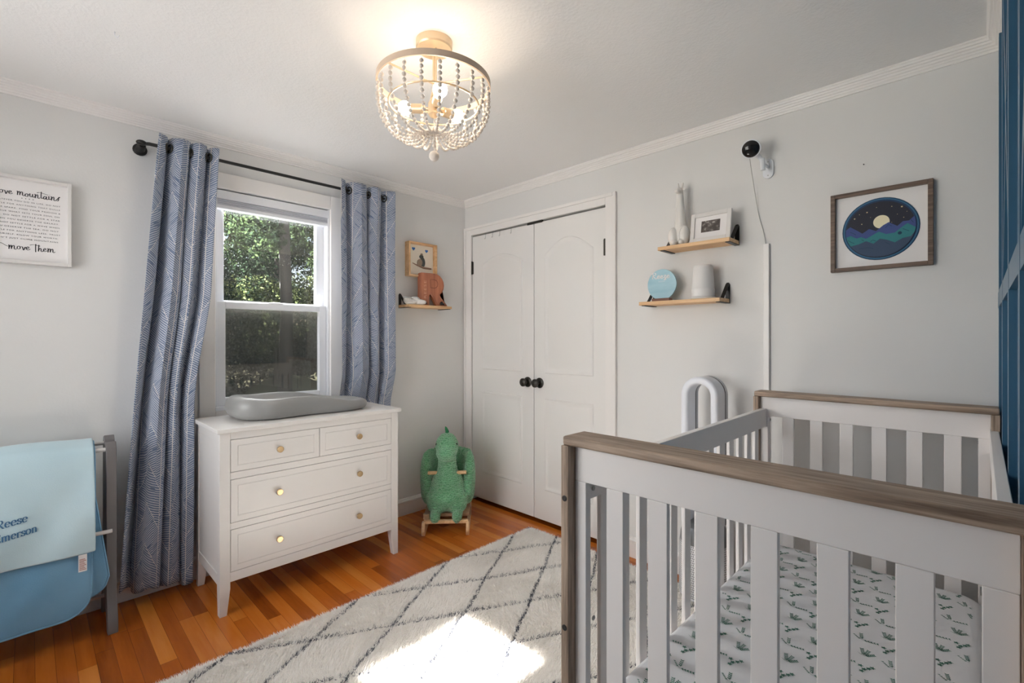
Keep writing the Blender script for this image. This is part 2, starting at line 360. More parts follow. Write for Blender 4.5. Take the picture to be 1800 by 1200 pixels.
def plush():
    t = NT('green_plush'); x, y, z, v = t.xyz(); n = t.noise(v, 42., 3., .6)
    wv = t.node('ShaderNodeTexWave', {'Vector': v, 'Scale': 26., 'Distortion': 9., 'Detail': 2., 'Detail Scale': 2.2}, wave_type='BANDS', bands_direction='Z').outputs[1]
    f = t.m2('ADD', t.m2('MULTIPLY', wv, .55), t.m2('MULTIPLY', n, .45))
    t.set(color=t.mix(f, srgb(74, 142, 96), srgb(142, 206, 158)), rough=.9, sheen=.5); t.bump(f, .9, .01); return t.m
M_plush = plush()
M_felt = plain('dark_green_felt', (38, 116, 72), .9)
M_sheet = plain('white_sheet', (226, 226, 228), .8, bump=(7, .03, .01)); M_sprig = plain('sprig_green', (84, 128, 112), .8)
def rletter():
    t = NT('padauk_wood'); x, y, z, v = t.xyz(); st = t.white(t.comb(t.m2('FLOOR', t.m2('DIVIDE', y, .042)), 0., 0.))
    g = t.noise(t.comb(t.m2('MULTIPLY', x, 20.), t.m2('MULTIPLY', y, 60.), t.m2('MULTIPLY', z, 6.)), 1., 4.)
    t.set(color=t.ramp(t.m2('ADD', t.m2('MULTIPLY', st, .4), t.m2('MULTIPLY', g, .6)), [(.2, srgb(150, 84, 58)), (.8, srgb(206, 136, 102))]), rough=.35); return t.m
M_R = rletter()

# ------------------------------------------------ room shell
H = 2.385; XR = 3.045; YF = -3.42
struct('floor', B(((-.02, YF - .02, -.1), (XR + .02, .5, 0))), M_floor, smooth=False)
struct('ceiling', B(((-.15, YF - .15, H), (XR + .15, .15, H + .1))), M_ceil, smooth=False)
wy0, wy1, wz0, wz1 = -1.775, -1.13, .885, 2.107
struct('wall_left', B(((-.15, YF, 0), (0, wy0, H)), ((-.15, wy1, 0), (0, 0, H)), ((-.15, wy0, 0), (0, wy1, wz0)), ((-.15, wy0, wz1), (0, wy1, H))), M_wall, smooth=False)
dx0, dx1, dz1 = .088, 1.348, 2.1
struct('wall_back', B(((-.15, 0, 0), (dx0, .12, H)), ((dx1, 0, 0), (XR + .15, .12, H)), ((dx0, 0, dz1), (dx1, .12, H)), ((-.15, .5, -.02), (1.6, .52, H)), ((-.15, .12, -.02), (-.02, .5, H)), ((1.5, .12, 0), (1.6, .5, H)), ((-.15, .12, 2.25), (1.6, .52, 2.3))), M_wall, smooth=False)
# blue feature wall with applied battens
wr = MB(); wr.box((XR, YF, 0), (XR + .15, 0, H))
def batten(y0, z0, y1, z1, w_=.042, d=.013):
    L = math.hypot(y1 - y0, z1 - z0); a = math.atan2(z1 - z0, y1 - y0)
    Mx = Matrix.Translation((XR - d / 2, (y0 + y1) / 2, (z0 + z1) / 2)) @ Matrix.Rotation(a, 4, 'X')
    wr.box((-d / 2 - .0005, -L / 2, -w_ / 2), (d / 2, L / 2, w_ / 2), M=Mx)
for y in (-.13, -.49, -.92, -1.35, -1.78, -2.21, -2.64, -3.07): batten(y, .01, y, 2.33)
for z in (1.42,): batten(YF + .01, z, -.002, z, .056, .0125)
for y0 in (-.49, -1.35, -2.21): batten(y0, 2.33, y0 - .43, 1.45, .04, .0118); batten(y0 - .43, 2.33, y0, 1.45, .04, .0112)
struct('wall_right', wr, M_blue, smooth=False)
# wall behind the camera; the window in it is added for the fill
fx0, fx1, fz0, fz1 = .4, 1.9, .8, 2.1
struct('wall_front', B(((-.15, YF - .12, 0), (fx0, YF, H)), ((fx1, YF - .12, 0), (XR + .15, YF, H)), ((fx0, YF - .12, 0), (fx1, YF, fz0)), ((fx0, YF - .12, fz1), (fx1, YF, H))), M_wall, smooth=False)
w2 = sroot('added_window')
obj('window_frame', B(((fx0 - .07, YF, fz0 - .07), (fx0, YF + .018, fz1 + .07)), ((fx1, YF, fz0 - .07), (fx1 + .07, YF + .018, fz1 + .07)), ((fx0, YF, fz1), (fx1, YF + .018, fz1 + .07)), ((fx0, YF, fz0 - .07), (fx1, YF + .018, fz0)),
    ((1.13, YF - .07, fz0), (1.17, YF - .03, fz1)), ((fx0, YF - .07, 1.43), (fx1, YF - .03, 1.47))), M_vinyl, w2, bevel=.002)
obj('pane', B(((fx0, YF - .052, fz0), (fx1, YF - .048, fz1))), M_glass, w2)

# crown moulding: ribbed profile (projection, drop below ceiling)
cp = [(.0, .0), (.043, .0), (.043, .006), (.038, .009), (.036, .016), (.030, .018), (.028, .024), (.022, .027), (.020, .033), (.014, .036), (.012, .042), (.008, .044), (.007, .053), (.0, .053)]
def crown(name, a, b, nrm):
    m = MB(); a = Vector(a); b = Vector(b); n = Vector(nrm); d = (b - a).normalized(); N_ = len(cp)
    vs = [a + d * p * (1 if e else 1) + n * p - Vector((0, 0, q)) for p, q in cp for e in (0,)] ; vs = [a + d * p + n * p + Vector((0, 0, H - q)) for p, q in cp] + [b - d * p + n * p + Vector((0, 0, H - q)) for p, q in cp]
    m.add(vs, [(i, (i + 1) % N_, N_ + (i + 1) % N_, N_ + i) for i in range(N_)] + [tuple(range(N_)), tuple(range(N_, 2 * N_))[::-1]]); struct(name, m, M_trim, smooth=False)
crown('trim_1', (0, YF, 0), (0, 0, 0), (1, 0, 0)); crown('trim_2', (0, 0, 0), (XR, 0, 0), (0, -1, 0))
crown('trim_3', (XR, 0, 0), (XR, YF, 0), (-1, 0, 0)); crown('trim_4', (XR, YF, 0), (0, YF, 0), (0, 1, 0))
def baseboard(name, a, b, n):
    m = MB(); a = Vector(a); b = Vector(b); n = Vector(n)
    pr = [(0, 0), (.013, 0), (.013, .09), (.019, .095), (.019, .103), (.012, .108), (.009, .118), (0, .12)]; N_ = len(pr)
    m.add([a + n * p + Vector((0, 0, q)) for p, q in pr] + [b + n * p + Vector((0, 0, q)) for p, q in pr], [(i, (i + 1) % N_, N_ + (i + 1) % N_, N_ + i) for i in range(N_)] + [tuple(range(N_))[::-1], tuple(range(N_, 2 * N_))]); struct(name, m, M_trim, smooth=False)
baseboard('baseboard_left', (0, YF, 0), (0, 0, 0), (1, 0, 0)); baseboard('baseboard_back', (1.425, 0, 0), (XR, 0, 0), (0, -1, 0)); baseboard('baseboard_front', (0, YF, 0), (XR, YF, 0), (0, 1, 0))

# closet doors: casing + two slabs
def casing_profile_box(m, a, b): m.box(a, b)
cm = MB(); ox0, ox1, oz = .006, 1.425, 2.165
cm.box((ox0, -.012, 0), (dx0, .0, oz)).box((dx1, -.012, 0), (ox1, 0, oz)).box((dx0, -.012, dz1), (dx1, 0, oz))
cm.box((ox0, -.02, 0), (ox0 + .022, -.012, oz)).box((ox1 - .022, -.02, 0), (ox1, -.012, oz)).box((ox0 + .022, -.02, oz - .022), (ox1 - .022, -.012, oz))
struct('trim_5', cm, M_trim, bevel=.003)
def arch(x0, x1, z0, z1, rise, n=14):
    P = [(x0, z0), (x1, z0), (x1, z1 - rise)]
    if rise:
        for i in range(1, n): t = i / n; P.append((x1 + (x0 - x1) * t, z1 - rise + rise * math.sin(math.pi * t)))
        P.append((x0, z1 - rise))
    else: P += [(x0, z1)]; P[2] = (x1, z1); 
    return P
def inset(x0, x1, z0, z1, rise, k): return arch(x0 + k, x1 - k, z0 + k, z1 - k, rise * (1 if rise == 0 else (1 - k * 1.5)))
def panel(m, y, *a):
    rr = [(0, -.001), (.006, .005), (.012, .0055), (.02, .0008), (.036, .0008), (.05, .0045)]
    m.rings([(inset(*a, k), d) for k, d in rr], XZ(y))
slab_y = .0
for i, (x0, x1, px0, px1) in enumerate([(.094, .7505, .203, .642), (.7555, 1.342, .85, 1.256)]):
    d = sroot('door_%d' % (i + 1), ((x0 + x1) / 2, slab_y, .03))
    m = MB().box((x0, slab_y, .028), (x1, slab_y + .035, 2.088)); obj('slab', m, M_door, d, bevel=.002)
    m = MB(); panel(m, slab_y, px0, px1, 1.04, 1.918 if i == 0 else 1.955, .065 if i == 0 else .1); panel(m, slab_y, px0, px1, .235, .868, 0); obj('raised_panel', m, M_door, d)
    hx = .694 if i == 0 else .806
    k = obj('door_handle', MB().lathe([(.036, 0), (.036, .004), (.03, .008), (.013, .012), (.012, .03), (.02, .036), (.029, .046), (.029, .056), (.02, .064), (0, .066)], (hx, slab_y, .972), 24, (0, -1, 0)), M_bronze, d); k['label'] = 'round dark bronze knob'
    xh = x0 if i == 0 else x1
    m = MB().tube([(xh, slab_y - .006, 1.79), (xh, slab_y - .006, 1.893)], .0065, 8).box((xh - .012, slab_y - .003, 1.792), (xh + .012, slab_y, 1.89)); obj('hinge', m, M_bronze, d)
obj_c = MB().box((.69, -.004, 2.083), (.83, .01, 2.099)); cc = obj('latch_catch', obj_c, M_bronze, bpy.data.objects['door_2'])
for k, x in enumerate((.25, .33, .41, .53)):
    o = obj('over_door_hook', MB().tube([(x, .01, 2.091), (x, -.004, 2.091), (x, -.0045, 2.055), (x, -.010, 2.05), (x, -.012, 2.056)], .0014, 6), M_steel, base=(x, 0, 2.05))
    tag(o, ['small wire hook over the closet door nearest the room corner', 'small wire hook over the closet door, second from the room corner', 'small wire hook over the closet door, third from the room corner', 'small wire hook over the closet door nearest the black latch'][k], 'hook', 'wire hooks over the left closet door')

# ------------------------------------------------ window in the left wall
w1 = sroot('window_1', (0, -1.45, .885))
obj('window_frame', B(((0, wy0 - .075, wz0 - .06), (.02, wy0, wz1 + .085)), ((0, wy1, wz0 - .06), (.02, wy1 + .075, wz1 + .085)), ((0, wy0, wz1), (.02, wy1, wz1 + .085)), ((0, wy0, wz0 - .06), (.02, wy1, wz0))), M_trim, w1, bevel=.004)
obj('jamb', B(((-.15, wy0, wz0), (0, wy0 + .012, wz1)), ((-.15, wy1 - .012, wz0), (0, wy1, wz1)), ((-.15, wy0, wz1 - .01), (-.05, wy1, wz1)), ((-.15, wy0, wz0), (.022, wy1, wz0 + .02)), ((-.062, wy0, wz0), (-.058, wy0 + .02, wz1)), ((-.062, wy1 - .02, wz0), (-.058, wy1, wz1))), M_vinyl, w1, bevel=.001)
gy0, gy1 = -1.716, -1.186
def sash(name, x, y0, y1, z0, z1, sw, t, b):
    s_ = obj(name, B(((x - .035, y0, z0), (x, y0 + sw, z1)), ((x - .035, y1 - sw, z0), (x, y1, z1)), ((x - .035, y0 + sw, z1 - t), (x, y1 - sw, z1)), ((x - .035, y0 + sw, z0), (x, y1 - sw, z0 + b))), M_vinyl, w1, bevel=.003)
    obj('pane', B(((x - .026, y0 + sw, z0 + b), (x - .022, y1 - sw, z1 - t))), M_glass, s_); return s_
lo = sash('lower_sash', -.018, wy0 + .014, wy1 - .014, .905, 1.487, .044, .038, .045)
up = sash('upper_sash', -.062, wy0 + .014, wy1 - .014, 1.452, 2.09, .046, .045, .045)
obj('sash_lock', MB().ell((-.022, -1.45, 1.489), (.01, .045, .008)), M_vinyl, lo)
obj('insect_screen', B(((-.131, wy0 + .02, .91), (-.129, wy1 - .02, 1.47))), M_screen, w1); 
# cellular shade drawn up
sh = thing('window_shade', (-.02, -1.45, 1.995), 'white cellular shade drawn up at the top of the window', 'window shade')
obj('head_rail', B(((-.052, wy0 + .004, 2.052), (.004, wy1 - .004, 2.101))), M_vinyl, sh, bevel=.004)
m = MB()
for k in range(3): m.box((-.045, wy0 + .008, 2.022 + k * .01), (-.004, wy1 - .008, 2.0305 + k * .01))
obj('pleats', m, plain('shade_cloth', (196, 198, 206), .7), sh, bevel=.002)
obj('bottom_rail', B(((-.048, wy0 + .006, 2.0), (.0, wy1 - .006, 2.021))), M_vinyl, sh, bevel=.003)

# ------------------------------------------------ curtain rod and curtains
RODX, RODZ = .088, 2.232
rd = thing('curtain_rod', (0.02, -1.45, RODZ), 'black wrap-around curtain rod over the window', 'curtain rod')
path = [(.012, -2.1, RODZ - .012), (.05, -2.103, RODZ - .006), (.075, -2.096, RODZ)] + [(RODX, -2.075, RODZ)] + [(RODX, y, RODZ) for y in (-1.9, -1.4, -1.0)] + [(RODX, -.76, RODZ), (.075, -.738, RODZ), (.05, -.732, RODZ), (.012, -.735, RODZ)]
obj('rod', MB().tube(path, .0085, 12), M_black, rd)
for y in (-2.1, -.735):
    obj('bracket', MB().lathe([(.03, 0), (.03, .006), (.02, .012), (.017, .06), (.012, .066)], (0, y, RODZ - .012), 16, (1, 0, .1)).ell((.078, y - .004, RODZ + .001), (.02, .022, .013)), M_black, rd)
def curtain(y0t, y1t, y0b, y1b, pinch_y1, nf, label, squeeze, ph0, hem):
    NU, NZ = 34 * nf, 70; ztop = RODZ + .052; m = MB(); rng = random.Random(nf)
    amp = [.9, 1.35, 1.1, .7, .75, .6, .8, .7] if not squeeze else [.6, .9, 1.0, .7, .65, .9, .8, .6]; sk = [rng.uniform(-.25, .25) for _ in range(nf * 2 + 2)]
    def pt(s, z):
        t = (ztop - z) / ztop; y0 = y0t + (y0b - y0t) * t ** .9; y1 = y1t + (y1b - y1t) * t
        if pinch_y1 is not None:
            k = min(max((1.55 - z) / .67, 0), 1); k = k * k * (3 - 2 * k); y1 = y1 * (1 - k) + pinch_y1 * k
        a = (s + .028 * math.sin(2 * math.pi * s * 1.5 + .4)) * nf * 2 * math.pi + ph0; ai = int(s * nf * 2); A = .047 * (amp[ai] * (1 - (s * nf * 2 % 1)) + amp[ai + 1] * (s * nf * 2 % 1)) if t > .1 else .042
        a2 = a + .5 * math.sin(a * .37 + z * 1.3) * min(t * 3, 1); wv = math.sin(a2 + .55 * math.cos(a2)) ; flat = math.copysign(abs(wv) ** .62, wv)
        xc = RODX; Ax = A
        if squeeze:
            k = min(max((1.05 - z) / .2, 0), 1); xc = RODX * (1 - k) + .042 * k; Ax = A * (1 - k) + .017 * k
        elif z < .15: Ax = min(Ax, .032)
        yy = y0 + (y1 - y0) * s + .012 * math.sin(2 * a) * (1 - .2 * t) + sk[ai] * .02 * math.sin(z * 2 + s * 9) * t
        return Vector((xc + flat * Ax, yy, z))
    for j in range(NZ + 1):
        L = 0; prev = None
        for i in range(NU + 1):
            s = i / NU; z = ztop + (hem(s) - ztop) * j / NZ; p = pt(s, z)
            if j == 0: pass
            m.v.append(tuple(p))
            q = pt(s, 1.6)
            if prev is not None: L += (q - prev).length
            prev = q; m.uv[j * (NU + 1) + i] = (L, z)
    for j in range(NZ):
        for i in range(NU): a = j * (NU + 1) + i; m.f.append((a, a + 1, a + NU + 2, a + NU + 1)); m.mi.append(0)
    base = (RODX, (y0t + y1t) / 2, .05); o = obj('curtain', m, M_curtain, base=base, mods=[('SOLIDIFY', dict(thickness=.002, offset=0))]); W0[o.name] = base
    tag(o, label, 'curtain', 'patterned blue curtains')
    cr = [i / 600 for i in range(6, 594) if (pt(i / 600, RODZ).x - RODX) * (pt((i + 1) / 600, RODZ).x - RODX) <= 0]
    for s in cr:     # metal eyelets where the cloth crosses the rod
        p = pt(s, RODZ); q = pt(min(s + .004, 1), RODZ); tn = (q - p).normalized(); nrm = Vector((tn.y, -tn.x, 0)); c = Vector((RODX, p.y, RODZ)); upv = Vector((0, 0, 1))
        P = [c + (tn * math.cos(a) + upv * math.sin(a)) * .021 for a in [2 * math.pi * i / 20 for i in range(20)]]
        obj('grommet', MB().tube(P, .0045, 8, closed=True), M_bronze, o)
    return o
curtain(-2.045, -1.79, -2.205, -1.905, -1.905, 3, 'long patterned blue curtain left of the window, hanging to the floor', False, .6, lambda s: .085 - .05 * s + .012 * math.sin(s * 19))
curtain(-1.115, -.735, -1.09, -.73, None, 3, 'patterned blue curtain right of the window, lower end behind the dresser', True, 1.3, lambda s: .05 + .01 * math.sin(s * 17))

# ------------------------------------------------ crib
cb = thing('crib', (2.655, -.885, 0), 'white slatted baby crib with grey-brown wooden end rails beside the blue wall', 'crib')
X0, X1 = 2.276, 3.033; YN, YFR = -1.602, -.172         # outer faces of the two ends
def post(x0, x1, y0, y1):
    p = obj('post', B(((x0, y0, .0), (x1, y1, 1.029))), M_cribwood_z, cb, bevel=.002); p['label'] = 'grey-brown wooden post'; return p
for ya, yb in ((YN, YN + .09), (YFR - .09, YFR)):
    nr = ya == YN; X1 = 3.0425 if nr else 3.033; pw = .0175 if nr else .021
    pl = post(X0, X0 + .021, ya, yb); pr_ = post(X1 - pw, X1, ya, yb)
    tr = obj('top_rail', B(((X0 + .002, ya + .003, 1.029), (X1 - .001, yb - .001, 1.051))), M_cribwood_x, cb, bevel=.005, seg=3); tr['label'] = 'grey-brown wooden top rail'
    for p, x in ((pl, X0),):
        for z in (.905, .6): obj('bolt', MB().lathe([(.007, 0), (.007, .0012), (.004, .002), (.0, .0005)], (x + (.011 if ya == YN else .011) - (0 if x == X0 else .022), ya, z), 12, (0, -1, 0)), M_black, p)
    yf = ya + .028
    obj('apron_panel', B(((X0 + .021, yf, .944), (X1 - pw, yf + .02, 1.029))), M_crib, cb, bevel=.002)
    obj('bottom_rail', B(((X0 + .021, yf, .12), (X1 - pw, yf + .02, .21))), M_crib, cb, bevel=.002)
    for k in range(8):
        x = 2.3155 + k * .0978 if 0 < k < 7 else None
    xs = [(2.297, 2.328), (2.384, 2.427), (2.486, 2.530), (2.588, 2.632), (2.690, 2.735), (2.793, 2.838), (2.895, 2.940), (2.988, 3.0245) if nr else (2.981, 3.012)]
    for k, (a, b) in enumerate(xs):
        edge = k in (0, 7)
        o = obj('slat', B(((a, yf, .21), (b, yf + (.02 if edge else .014), .944))), M_crib, cb, bevel=.002)
        if edge:
            for z in (.925, .616): obj('bolt', MB().lathe([(.006, 0), (.006, .0015), (.003, .002), (0, .001)], (b if k == 0 else a, yf + .03, z), 12, (1 if k == 0 else -1, 0, 0)), M_steel, o)
for xa, xb in ((2.3, 2.322), (3.008, 3.03)):
    y0, y1 = YN + .0485, YFR - .0425
    obj('side_rail', B(((xa, y0 + .0, .898), (xb, y1, .977))), M_crib, cb, bevel=.002)
    obj('side_rail', B(((xa, y0 + .0, .12), (xb, y1, .2))), M_crib, cb, bevel=.002)
    for k in range(13):
        y = -1.496 + .0945 * k
        if y + .04 > y1: break
        obj('slat', B(((xa + .004, y, .2), (xb - .005, y + .042, .898))), M_crib, cb, bevel=.003)
obj('mattress_support', B(((2.325, YN + .085, .275), (3.003, YFR - .085, .293))), M_crib, cb)
# mattress in its printed sheet
mt = MB(); mx0, mx1, my0, my1, mz0, mz1 = 2.329, 3.0, -1.515, -.262, .294, .42
def rrect(x0, x1, y0, y1, r, n=6):
    P = []
    for cx_, cy_, a0 in ((x1 - r, y1 - r, 0), (x0 + r, y1 - r, 90), (x0 + r, y0 + r, 180), (x1 - r, y0 + r, 270)):
        for i in range(n + 1): a = R(a0 + 90 * i / n); P.append((cx_ + r * math.cos(a), cy_ + r * math.sin(a)))
    return P
rg = [(0.012, mz0), (0, mz0 + .02), (0, mz1 - .03), (.006, mz1 - .012), (.02, mz1 - .002), (.04, mz1)]
mt.rings([(rrect(mx0 + k, mx1 - k, my0 + k, my1 - k, .06 - k * .5), z) for k, z in rg], lambda u, v, d: (u, v, d)); mt.add([(u, v, mz0) for u, v in rrect(mx0 + .012, mx1 - .012, my0 + .012, my1 - .012, .054)], [tuple(range(28))[::-1]])
def leaf(cx_, cy_, a, L, w_):
    ca, sa = math.cos(a), math.sin(a); P = [(0, 0), (L * .35, w_ / 2), (L, 0), (L * .35, -w_ / 2)]
    Q = [(cx_ + ca * p - sa * q, cy_ + sa * p + ca * q) for p, q in P]
    if all(mx0 + .03 < p < mx1 - .03 and my0 + .03 < q < my1 - .03 for p, q in Q): mt.add([(p, q, mz1 + .0007) for p, q in Q], [(0, 3, 2, 1)], 1)
rs = random.Random(3); pe = (.19, -.98); pp = (.98, .19)
def sprig(x, y, kind):
    a0 = math.atan2(pp[1], pp[0]) - .1
    def loc(u, v):
        u *= 1.15; v *= 1.6
        return x + pp[0] * u - pe[0] * v, y + pp[1] * u - pe[1] * v
    def lf(u, v, da, L=.009, w_=.004): L *= 1.15; w_ = w_ * 1.05; q = loc(u, v); leaf(q[0], q[1], math.atan2(pp[1], pp[0]) + da, L, w_)
    def stem(u, v, da, L): lf(u, v, da, L * .85, .0014)
    if kind == 0:
        stem(-.004, -.006, -.05, .042); stem(0, -.006, 2.3, .026); stem(.0, -.004, 1.5, .022)
        for k in range(5): lf(.004 + k * .006, -.006, .7, .006); lf(.006 + k * .0058, -.006, -.8, .0055)
        for k in range(4): lf(-.001, .0 + k * .0045, .9, .007); lf(-.001, k * .0045, 2.2, .007); lf(-.004 - k * .003, -.003 + k * .0035, 2.9, .006)
    elif kind == 1:
        for a in (.5, 1.1, 1.7, 2.4): stem(0, -.01, a, .022)
        for k in range(5):
            for a in (.5, 1.1, 1.7): q = .005 + k * .004; lf(math.cos(a) * q, -.01 + math.sin(a) * q, a + .8, .0065); lf(math.cos(a) * q, -.01 + math.sin(a) * q, a - .8, .0065)
    else:
        for (u, v) in ((-.009, .006), (-.003, -.002), (.006, .003), (.013, .008), (-.008, -.009)):
            for a in (0, 1.2, 2.5, 3.7, 5.): lf(u, v, a, .0065, .0045)
        stem(-.01, -.009, .75, .028)
for i in range(-11, 14):
    for k in range(-30, 30):
        u = i * .058; v = i * .105 + k * .0762
        x = 2.557 + pp[0] * u + pe[0] * v; y = -.757 + pp[1] * u + pe[1] * v
        if mx0 - .03 < x < mx1 + .03 and my0 - .03 < y < my1 + .03: sprig(x, y, k % 3)
o = obj('crib_mattress', mt, [M_sheet, M_sprig], base=(2.655, -.885, mz0)); tag(o, 'crib mattress in a white sheet printed with green leaf sprigs', 'mattress')

# ------------------------------------------------ rug
def rug():
    rng = np.random.default_rng(5); x0, x1, y0, y1 = .856, 2.72, -3.1, -.15
    P = []
    def edge(a, b, n, amp):
        for i in range(n):
            t = i / n; w_ = amp * math.sin(t * 23 + a[0] * 9) + amp * .6 * math.sin(t * 61 + a[1] * 4); P.append((a[0] + (b[0] - a[0]) * t + (w_ if a[0] == b[0] else 0), a[1] + (b[1] - a[1]) * t + (w_ if a[1] == b[1] else 0)))
    edge((x0, y0), (x1, y0), 40, .006); edge((x1, y0), (x1, y1), 60, .006); edge((x1, y1), (x0, y1), 40, .006); edge((x0, y1), (x0, y0), 60, .01)
    m = MB(); m.rings([(P, .0005), (P, .010), ([(p[0] + (.01 if p[0] < 1.5 else -.01), p[1] + (.01 if p[1] < -1.5 else -.01)) for p in P], .014)], lambda u, v, d: (u, v, d))
    nb = len(m.v); n1, n2, n3 = 200000, 16000, 9000
    bx = np.concatenate([rng.uniform(x0, 2.4, n1), rng.uniform(2.4, x1, n2), rng.uniform(x0 - .002, x0 + .012, n3), rng.uniform(x0, x1, 6000)])
    by = np.concatenate([rng.uniform(-2.45, y1, n1), rng.uniform(-2., y1, n2), rng.uniform(-2.5, y1, n3), rng.uniform(y1 - .01, y1 + .004, 6000)]); n = len(bx)
    # clumped lean of the pile
    lean = 1.7 * np.sin(bx * 7 + 1.3 * np.sin(by * 5)) + 1.3 * np.sin(by * 9 + bx * 4) + rng.normal(0, .9, n)
    Ln = rng.uniform(.018, .032, n); tilt = rng.uniform(.3, 1.15, n); tilt[n1 + n2:] = rng.uniform(.9, 1.35, n - n1 - n2)
    lean[n1 + n2:n1 + n2 + n3] = math.pi + rng.normal(0, .6, n3); lean[n1 + n2 + n3:] = math.pi / 2 + rng.normal(0, .6, 6000)
    dx = np.cos(lean) * np.sin(tilt) * Ln; dy = np.sin(lean) * np.sin(tilt) * Ln; dz = np.cos(tilt) * Ln
    ang = rng.uniform(0, 6.28, n); hw = rng.uniform(.0012, .0026, n); ox, oy = np.cos(ang) * hw, np.sin(ang) * hw
    V = np.empty((n, 3, 3)); zb = .011
    V[:, 0] = np.stack([bx - ox, by - oy, np.full(n, zb)], 1); V[:, 1] = np.stack([bx + ox, by + oy, np.full(n, zb)], 1); V[:, 2] = np.stack([bx + dx, by + dy, np.maximum(zb + dz, .004)], 1)
    me = bpy.data.meshes.new('area_rug'); base = np.array(m.v); allv = np.concatenate([base, V.reshape(-1, 3)]); 
    me.vertices.add(len(allv)); me.vertices.foreach_set('co', allv.ravel())
    fl = [f for f in m.f]; tri = (np.arange(n * 3) + nb)
    loops = np.concatenate([np.concatenate([np.array(f) for f in fl]), tri]); tot = np.concatenate([np.array([len(f) for f in fl]), np.full(n, 3)]); st = np.concatenate([[0], np.cumsum(tot)[:-1]])
    me.loops.add(len(loops)); me.loops.foreach_set('vertex_index', loops.astype(np.int32)); me.polygons.add(len(tot)); me.polygons.foreach_set('loop_start', st.astype(np.int32))
    me.update(calc_edges=True); me.validate(); me.materials.append(M_rug)
    o = bpy.data.objects.new('area_rug', me); col.objects.link(o); W0[o.name] = (0, 0, 0)
    tag(o, 'cream shaggy rug with thin dark diamond lines on the wooden floor', 'rug')
rug()

# ------------------------------------------------ dresser
FX = .505; DY0, DY1 = -1.876, -.940
dr = thing('dresser', (.29, -1.41, 0), 'white dresser with four drawers and brass knobs under the window', 'dresser')
obj('top', B(((.072, DY0 - .014, .845), (.521, DY1 + .014, .865))), M_white, dr, bevel=.003, seg=3)
for x in (FX, .115):
    for s, y in ((1, DY0), (-1, DY1)):
        m = MB(); a, b = (x - .044, x); P = lambda w_, z, k: [(x - .044 + k * (.0 if x > .3 else 0), 0, z)]
        ya, yb = (y, y + .044) if s > 0 else (y - .044, y)
        ta = (ya, yb - .014) if s > 0 else (ya + .014, yb)
        q = x - .034 if x > .3 else x - .044; q1 = x if x > .3 else x - .01
        vs = [(q, ta[0], 0), (q1, ta[0], 0), (q1, ta[1], 0), (q, ta[1], 0)]
        for z in (.12, .845): vs += [(x - .044, ya, z), (x, ya, z), (x, yb, z), (x - .044, yb, z)]
        m.add(vs, [(3, 2, 1, 0), (8, 9, 10, 11)] + [(4 * j + i, 4 * j + (i + 1) % 4, 4 * j + 4 + (i + 1) % 4, 4 * j + 4 + i) for j in (0, 1) for i in range(4)])
        obj('leg', m, M_white, dr, bevel=.0015)
for y, s in ((DY0, 1), (DY1, -1)):
    m = MB(); ya = y + s * .006; m.box((.115, ya, .15), (FX - .044, ya + s * .014, .845)); m.box((.115, y + s * .002, .135), (FX - .044, y + s * .02, .185)); m.box((.115, y + s * .002, .80), (FX - .044, y + s * .02, .845)); obj('side_panel', m, M_white, dr, bevel=.0015)
obj('back_panel', B(((.075, DY0 + .044, .15), (.083, DY1 - .044, .845))), M_white, dr)
yl, yr = DY0 + .044, DY1 - .044; ym = -1.413
obj('front_frame', B(((FX - .022, yl, .150), (FX - .001, yr, .1945)), ((FX - .022, yl, .392), (FX - .001, yr, .422)), ((FX - .022, yl, .6245), (FX - .001, yr, .6575)), ((FX - .022, yl, .8105), (FX - .001, yr, .845)), ((FX - .022, ym - .001, .6575), (FX - .004, ym + .001, .8105)), ((.1, yl, .15), (FX - .03, yr, .16))), M_white, dr, bevel=.001)
def drawer(y0, y1, z0, z1, knobs, lab):
    g = .002; y0 += g; y1 -= g; z0 += g; z1 -= g; m = MB(); rc = lambda k: [(y0 + k, z0 + k), (y1 - k, z0 + k), (y1 - k, z1 - k), (y0 + k, z1 - k)]
    m.rings([(rc(0), -.02), (rc(0), .0), (rc(.027), .0005), (rc(.0275), -.0018), (rc(.030), -.0018), (rc(.0305), -.0003)], YZ(FX - .001)); m.add([YZ(FX - .001)(u, v, -.02) for u, v in rc(0)], [(3, 2, 1, 0)])
    d = obj('drawer', m, M_white, dr, smooth=False); d['label'] = lab
    for y, z in knobs: obj('knob', MB().lathe([(.006, 0), (.006, .012), (.014, .016), (.0155, .019), (.0155, .027), (.013, .029), (0, .029)], (FX - .001, y, z), 20, (1, 0, 0)), M_brass, d)
drawer(yl, ym, .6575, .8105, [(-1.618, .735)], 'small top left drawer'); drawer(ym, yr, .6575, .8105, [(-1.197, .736)], 'small top right drawer')
drawer(yl, yr, .422, .6245, [(-1.62, .525), (-1.195, .528)], 'wide middle drawer'); drawer(yl, yr, .1945, .392, [(-1.62, .293), (-1.197, .294)], 'wide bottom drawer')

